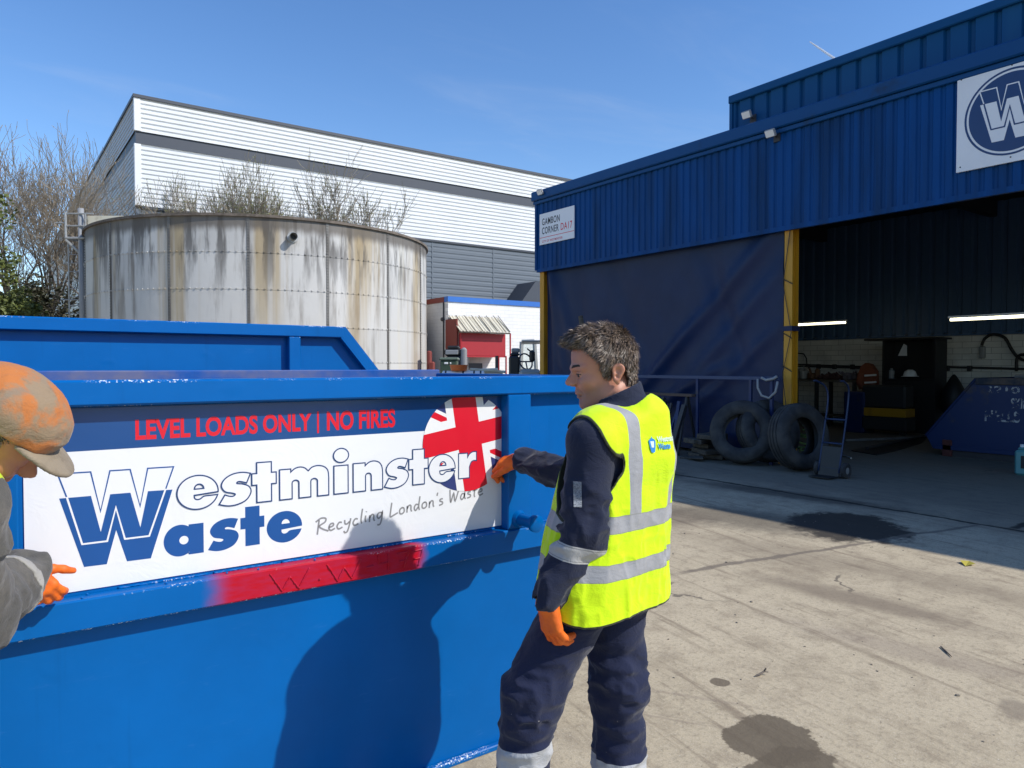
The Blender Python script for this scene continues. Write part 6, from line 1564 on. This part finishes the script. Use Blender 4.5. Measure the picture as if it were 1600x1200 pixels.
# ---- trousers
def trousers(P):
    fw = .015*(ridge(P+.06*(vnoise(P*8)[:, None]-.5), (9, 9, 15), 2.2)-.55)+.010*(ridge(P, (20, 20, 30), 9.1)-.5)
    kn = np.exp(-((P[:, 2]-.56)/.12)**2)+np.exp(-((P[:, 2]-.24)/.10)**2)*.9+.55
    l = chain(P, [LH, LK, LA], [.108, .086, .082], .04)-fw*kn*1.1; r = chain(P, [RH, RK, RA], [.110, .086, .084], .04)-fw*kn*1.1
    d, u, v = column(P, [.8, 1.0], [.140, .132], [.8, 1.0], [.195, .18], .84, 1.06)
    return smin(smin(l, r, .02), d-fw*.6, .07)
def tr_extra(g, v, c):
    x, y, z = g.sep(v)
    l = g.mul(g.ss(g.absd(g.sub(g.add(z, g.mul(x, -.12)), .432)), .034, .032), g.ss(x, -.02, -.04)); r = g.mul(g.ss(g.absd(g.sub(z, .262)), .034, .032), g.ss(x, -.02, 0))
    dirt = g.ss(g.noise(v, 9, 6, .7), .62, .78)
    c = g.mix(g.mul(dirt, .25), c, (.10, .095, .10))
    c = g.mix(g.ss(g.noise(v, 60, 2), .76, .78), c, (.3, .28, .27))
    return g.mix(g.mx(l, r), c, g.mix(g.noise(v, 25, 4), (.34, .35, .37), (.46, .47, .48)))
M['trous'] = cloth('navy_work_trousers', (.014, .021, .060), (.008, .012, .036), tr_extra)
V, F = surfnet(trousers, (-.42, -.36, .06), (.36, .36, 1.10), .0062); local_part('trousers', V, F, M['trous'], man)
# ---- gloves and boots
def cuffed(cl, wrist, elbow):
    h = hand_sdf(cl); w, e = A3(wrist), A3(elbow); d = (w-e)/np.linalg.norm(w-e)
    return lambda P: smin(h(P)-.0012*(vnoise(P*90)-.5)*2, caps(P, w-d*.035, w+d*.02, .030, .029), .012)
for cl, w, e in ((hl_, Lwr, Lel), (hr_, Rwr, Rel)):
    pts = np.array([c[0] for c in cl]+[c[1] for c in cl]+[w]); V, F = surfnet(cuffed(cl, w, e), pts.min(0)-.06, pts.max(0)+.06, .0032, 10); local_part('glove', V, F, M['glove'], man)
def boot(A_, toe, heel):
    def f(P):
        d = chain(P, [A3(A_)+A3((0, 0, .12)), A_, heel], [.058, .054, .042], .02); d = smin(d, chain(P, [A_, (A3(A_)+A3(toe))/2, toe], [.05, .05, .043], .02), .03); return d
    return f
for A_, toe, heel in ((LA, (-.335, .00, .055), (-.20, -.16, .115)), (RA, (.03, .20, .046), (.155, .04, .046))):
    pts = np.array([A_, toe, heel]); V, F = surfnet(boot(A_, toe, heel), pts.min(0)-.09, pts.max(0)+A3((.09, .09, .18)), .008)
    V[:, 2] = np.maximum(V[:, 2], .002); local_part('boot', V, F, M['boot'], man)
# ================================================================== the man in the orange cap at the left edge
R2, D2_ = -1.0, 1.42
base2 = (_f0[0]*D2_+_r[0]*R2, _f0[1]*D2_+_r[1]*R2, 0)
man2 = thing('person', 'man in a dirty orange cap leaning in to hold the left end of the sign', 'person', tuple(float(c) for c in base2), -YAW)
fh = (.78, .62); pit2 = R(42); rol = R(22); DH = 1.60
_, B2_ = head_frame((0, 0, 0), fh, pit2)
B2_ = np.stack([B2_[0], B2_[1]*math.cos(rol)+B2_[2]*math.sin(rol), B2_[2]*math.cos(rol)-B2_[1]*math.sin(rol)])
bc = A3(((20-800)/FPX*DH-R2, DH-D2_, EYE-(642-572)/FPX*DH)); O2 = bc-.072*B2_[2]-.028*B2_[0]
sR, eR, wR = A3((-.145, .06, 1.350)), A3((-.245, .24, 1.060)), A3((-.320, .545, 1.080))
rt2 = A3((.97, .24, 0)); sL = sR-.36*rt2; eL = sL+A3((-.05, .2, -.24)); wL = eL+A3((.0, .2, .06))
nk2 = sR+A3((-.11, .03, .055)); hip2 = A3((-.27, -.32, .92))
hand2 = hand_caps(wR+A3((-.022, .03, -.0)), (.41, .29, -.75), (.585, -.811, 0), False, [(.5, .6, .3), (.55, .6, .4), (.6, .6, .4), (.65, .6, .4)], .92, (.55, .62, -.25))
handL2 = hand_caps(wL, (.1, .95, .0), (-.6, 0, .8), True, [(.3, .4, .3)]*4)
kR, aR, kL, aL = hip2+A3((.13, .09, -.44)), hip2+A3((.12, .0, -.83)), hip2+A3((-.12, .12, -.44)), hip2+A3((-.14, .02, -.83))
hR, hL = hip2+A3((.1, 0, -.02)), hip2+A3((-.1, 0, -.02))
def body2(P):
    d = head_sdf(P, O2, B2_); d = smin(d, caps(P, O2-.05*B2_[2]-.03*B2_[0], nk2, .058, .066), .03)
    d = smin(d, chain(P, [nk2-A3((0, 0, .05)), (nk2+hip2)/2, hip2], [.12, .13, .14]), .05)
    for s_, e_, w_ in ((sR, eR, wR), (sL, eL, wL)): d = smin(d, chain(P, [nk2, s_, e_, w_], [.06, .055, .042, .028]), .02)
    for h_, k_, a_ in ((hR, kR, aR), (hL, kL, aL)): d = smin(d, chain(P, [h_, k_, a_], [.085, .058, .042]), .03)
    for cl in (hand2, handL2):
        for (a, b, ra, rb) in cl: d = smin(d, caps(P, a, b, ra*.82, rb*.8), .006)
    return d
V, F = surfnet(body2, (-.75, -.65, .05), (.35, .75, 1.75), .0065); mb2 = local_part('body', V, F, M['skin'], man2)
# hair round the back and sides under the cap
def hair2(P):
    q = (P-O2)@B2_.T; u, w = q[:, 0], q[:, 2]; d = ell(q, (.030, 0, .060), (.110, .083, .098)); d = smin(d, ell(q, (-.020, 0, -.005), (.060, .066, .055)), .03)
    return smax(smax(d, np.interp(u, HLU, HLW)-w, .004), w-.07, .004)
V, F = surfnet(hair2, O2-.2, O2+.2, .005); X_, fs = hair_mesh(V, F, O2, B2_, 3500, .014, 6)
nV = len(V); me = bpy.data.meshes.new('hair'); al = [tuple(int(x) for x in q) for q in F]+[tuple(int(x)+nV for x in q) for q in fs]
me.from_pydata(np.concatenate([V, X_]).tolist(), [], al); me.materials.append(bpy.data.materials['under_hair']); me.materials.append(M['hair']); me.polygons.foreach_set('material_index', [0]*len(F)+[1]*len(fs)); me.update()
ho2 = bpy.data.objects.new('hair', me); COL.objects.link(ho2); ho2.parent = man2
# cap
def cap_sdf(P):
    q = (P-O2)@B2_.T; w = q[:, 2]
    d = ell(q, (.026, 0, .072), (.124, .098, .093)); d = smin(d, ell(q, (.085, 0, .085), (.05, .06, .045)), .03); d = d-.005*(vnoise(q*26)-.5)-.0035*(ridge(q, (22, 22, 30))-.5)
    seam = np.minimum(np.abs(q[:, 1]), np.abs(np.abs(q[:, 1])-np.abs(q[:, 0]-.028)*.58)); d = d+.0016*np.exp(-(seam/.004)**2)
    return smax(smax(d, .050-w, .004), -ell(q, (.028, 0, .060), (.112, .086, .095)), .003)
def cap_extra(g, v, c):
    k = g.ss(g.noise(v, 8.5, 5, .62, .8), .40, .54); c = g.mix(k, c, (.27, .20, .13))
    k2 = g.ss(g.noise(v, 5.0, 5, .6, 1.0), .56, .72); c = g.mix(g.mul(k2, .85), c, (.22, .18, .135))
    return g.mix(g.mul(g.ss(g.noise(v, 30, 5, .7), .55, .75), .45), c, (.12, .09, .06))
M['cap'] = cloth('dirty_orange_cap_cloth', (.52, .185, .05), (.40, .14, .045), cap_extra, 260, .9, .5)
V, F = surfnet(cap_sdf, O2-.24, O2+.26, .0042); cp_ = local_part('cap', V, F, M['cap'], man2)
def brim_sdf(P):
    q = (P-O2)@B2_.T; u, v, w = q[:, 0], q[:, 1], q[:, 2]
    out = np.sqrt(((u-.108)/.104)**2+(v/.086)**2)-1; inn = np.sqrt(((u-.028)/.112)**2+(v/.086)**2)-1
    sh = .054-1.6*v*v-.6*np.maximum(u-.12, 0)**1.0*.35
    return smax(smax(np.abs(w-sh)-.0055, out*.09, .004), -inn*.09, .003)
def brim_extra(g, v, c):
    return g.mix(g.mul(g.ss(g.noise(v, 22, 5, .7), .45, .75), .55), c, (.13, .10, .07))
V, F = surfnet(brim_sdf, O2-.26, O2+.28, .0038); local_part('brim', V, F, cloth('grimy_tan_brim_cloth', (.30, .25, .18), (.22, .18, .13), brim_extra), cp_)
# clothes
def jacket2(P):
    fw = .016*(ridge(P, (11, 11, 13), 4.4)-.5)+.007*(ridge(P, (24, 24, 30), 1.3)-.5)
    d = chain(P, [nk2-A3((0, 0, .06)), (nk2+hip2)/2, hip2], [.135, .155, .165], .05)
    d = smin(d, chain(P, [sL, nk2-A3((0, 0, .02)), sR], [.085, .085, .085], .03), .04)
    d = smin(d-fw*.5, chain(P, [sR, eR, wR], [.088, .080, .057], .03)-fw*1.4, .03); d = smin(d, chain(P, [sL, eL, wL], [.088, .085, .06], .03)-fw*1.4, .03)
    return smax(d, -caps(P, wR+(wR-eR)*.04, wR+(wR-eR)*.4, .048, .05), .004)
def jk2_extra(g, v, c):
    c = g.mix(g.mul(g.ss(g.noise(v, 7, 6, .7), .40, .70), .75), c, (.17, .155, .135)); return g.mix(g.mul(g.ss(g.noise(v, 40, 4), .55, .7), .3), c, (.035, .033, .03))
M['jacket2'] = cloth('grimy_grey_jacket', (.10, .098, .09), (.065, .063, .06), jk2_extra)
V, F = surfnet(jacket2, (-.75, -.6, .72), (.25, .72, 1.52), .006); j2 = local_part('jacket', V, F, M['jacket2'], man2)
ax = (wR-eR)/np.linalg.norm(wR-eR)
def cuff_band(P):  # outer ring only
    t = (P-(wR-ax*.10))@ax; rr2 = np.linalg.norm((P-wR)-((P-wR)@ax)[:, None]*ax, axis=1); return smax(np.maximum(rr2-.115, .056-rr2), smax(np.abs(jacket2(P)-.001)-.004, smax(np.abs(t)-.014, .052-np.linalg.norm((P-wR)-((P-wR)@ax)[:, None]*ax, axis=1), .002), .002), .002)
V, F = surfnet(cuff_band, wR-.2, wR+.14, .0045); local_part('reflective_strip', V, F, cloth('worn_reflective_strip', (.36, .35, .33)), j2)
def vest2(P):
    d = chain(P, [nk2-A3((0, 0, .06)), (nk2+hip2)/2, hip2], [.155, .175, .185], .05); d = smin(d, chain(P, [sL, nk2-A3((0, 0, .02)), sR], [.100, .10, .102], .03), .04)
    arm = np.minimum(np.linalg.norm(P-(sR+rt2*.09-A3((0, 0, .06))), axis=1)-.115, np.linalg.norm(P-(sL-rt2*.09-A3((0, 0, .06))), axis=1)-.135)
    return smax(smax(d-.01*(ridge(P, (9, 9, 4))-.5), -arm, .006), -(np.linalg.norm(P-nk2-A3((0, .05, .07)), axis=1)-.12), .006)
V, F = surfnet(vest2, (-.75, -.6, .7), (.25, .3, 1.52), .007); local_part('vest', V, F, cloth('yellow_vest_cloth', (.60, .78, .01)), man2)
def trous2(P):
    fw = .014*(ridge(P, (10, 10, 15), 2.2)-.5); l = chain(P, [hL, kL, aL], [.108, .086, .08], .04); r = chain(P, [hR, kR, aR], [.108, .086, .08], .04)
    return smin(smin(l, r, .02), caps(P, hip2, hip2+A3((.0, .02, .1)), .14, .13), .06)-fw
V, F = surfnet(trous2, (-.75, -.62, .05), (.2, .1, 1.15), .0085); local_part('trousers', V, F, M['jacket2'], man2)
for cl, w, e in ((hand2, wR+A3((-.022, .03, -.0)), eR), (handL2, wL, eL)):
    pts = np.array([c[0] for c in cl]+[c[1] for c in cl]+[w]); V, F = surfnet(cuffed(cl, w, e), pts.min(0)-.06, pts.max(0)+.06, .0034, 10); local_part('glove', V, F, M['glove'], man2)
for A_ in (aR, aL):
    toe, heel = A_+A3((.04, .20, -.045)), A_+A3((-.01, -.05, -.045)); pts = np.array([A_, toe, heel]); V, F = surfnet(boot(A_, toe, heel), pts.min(0)-.09, pts.max(0)+A3((.09, .09, .18)), .009)
    V[:, 2] = np.maximum(V[:, 2], .002); local_part('boot', V, F, M['boot'], man2)
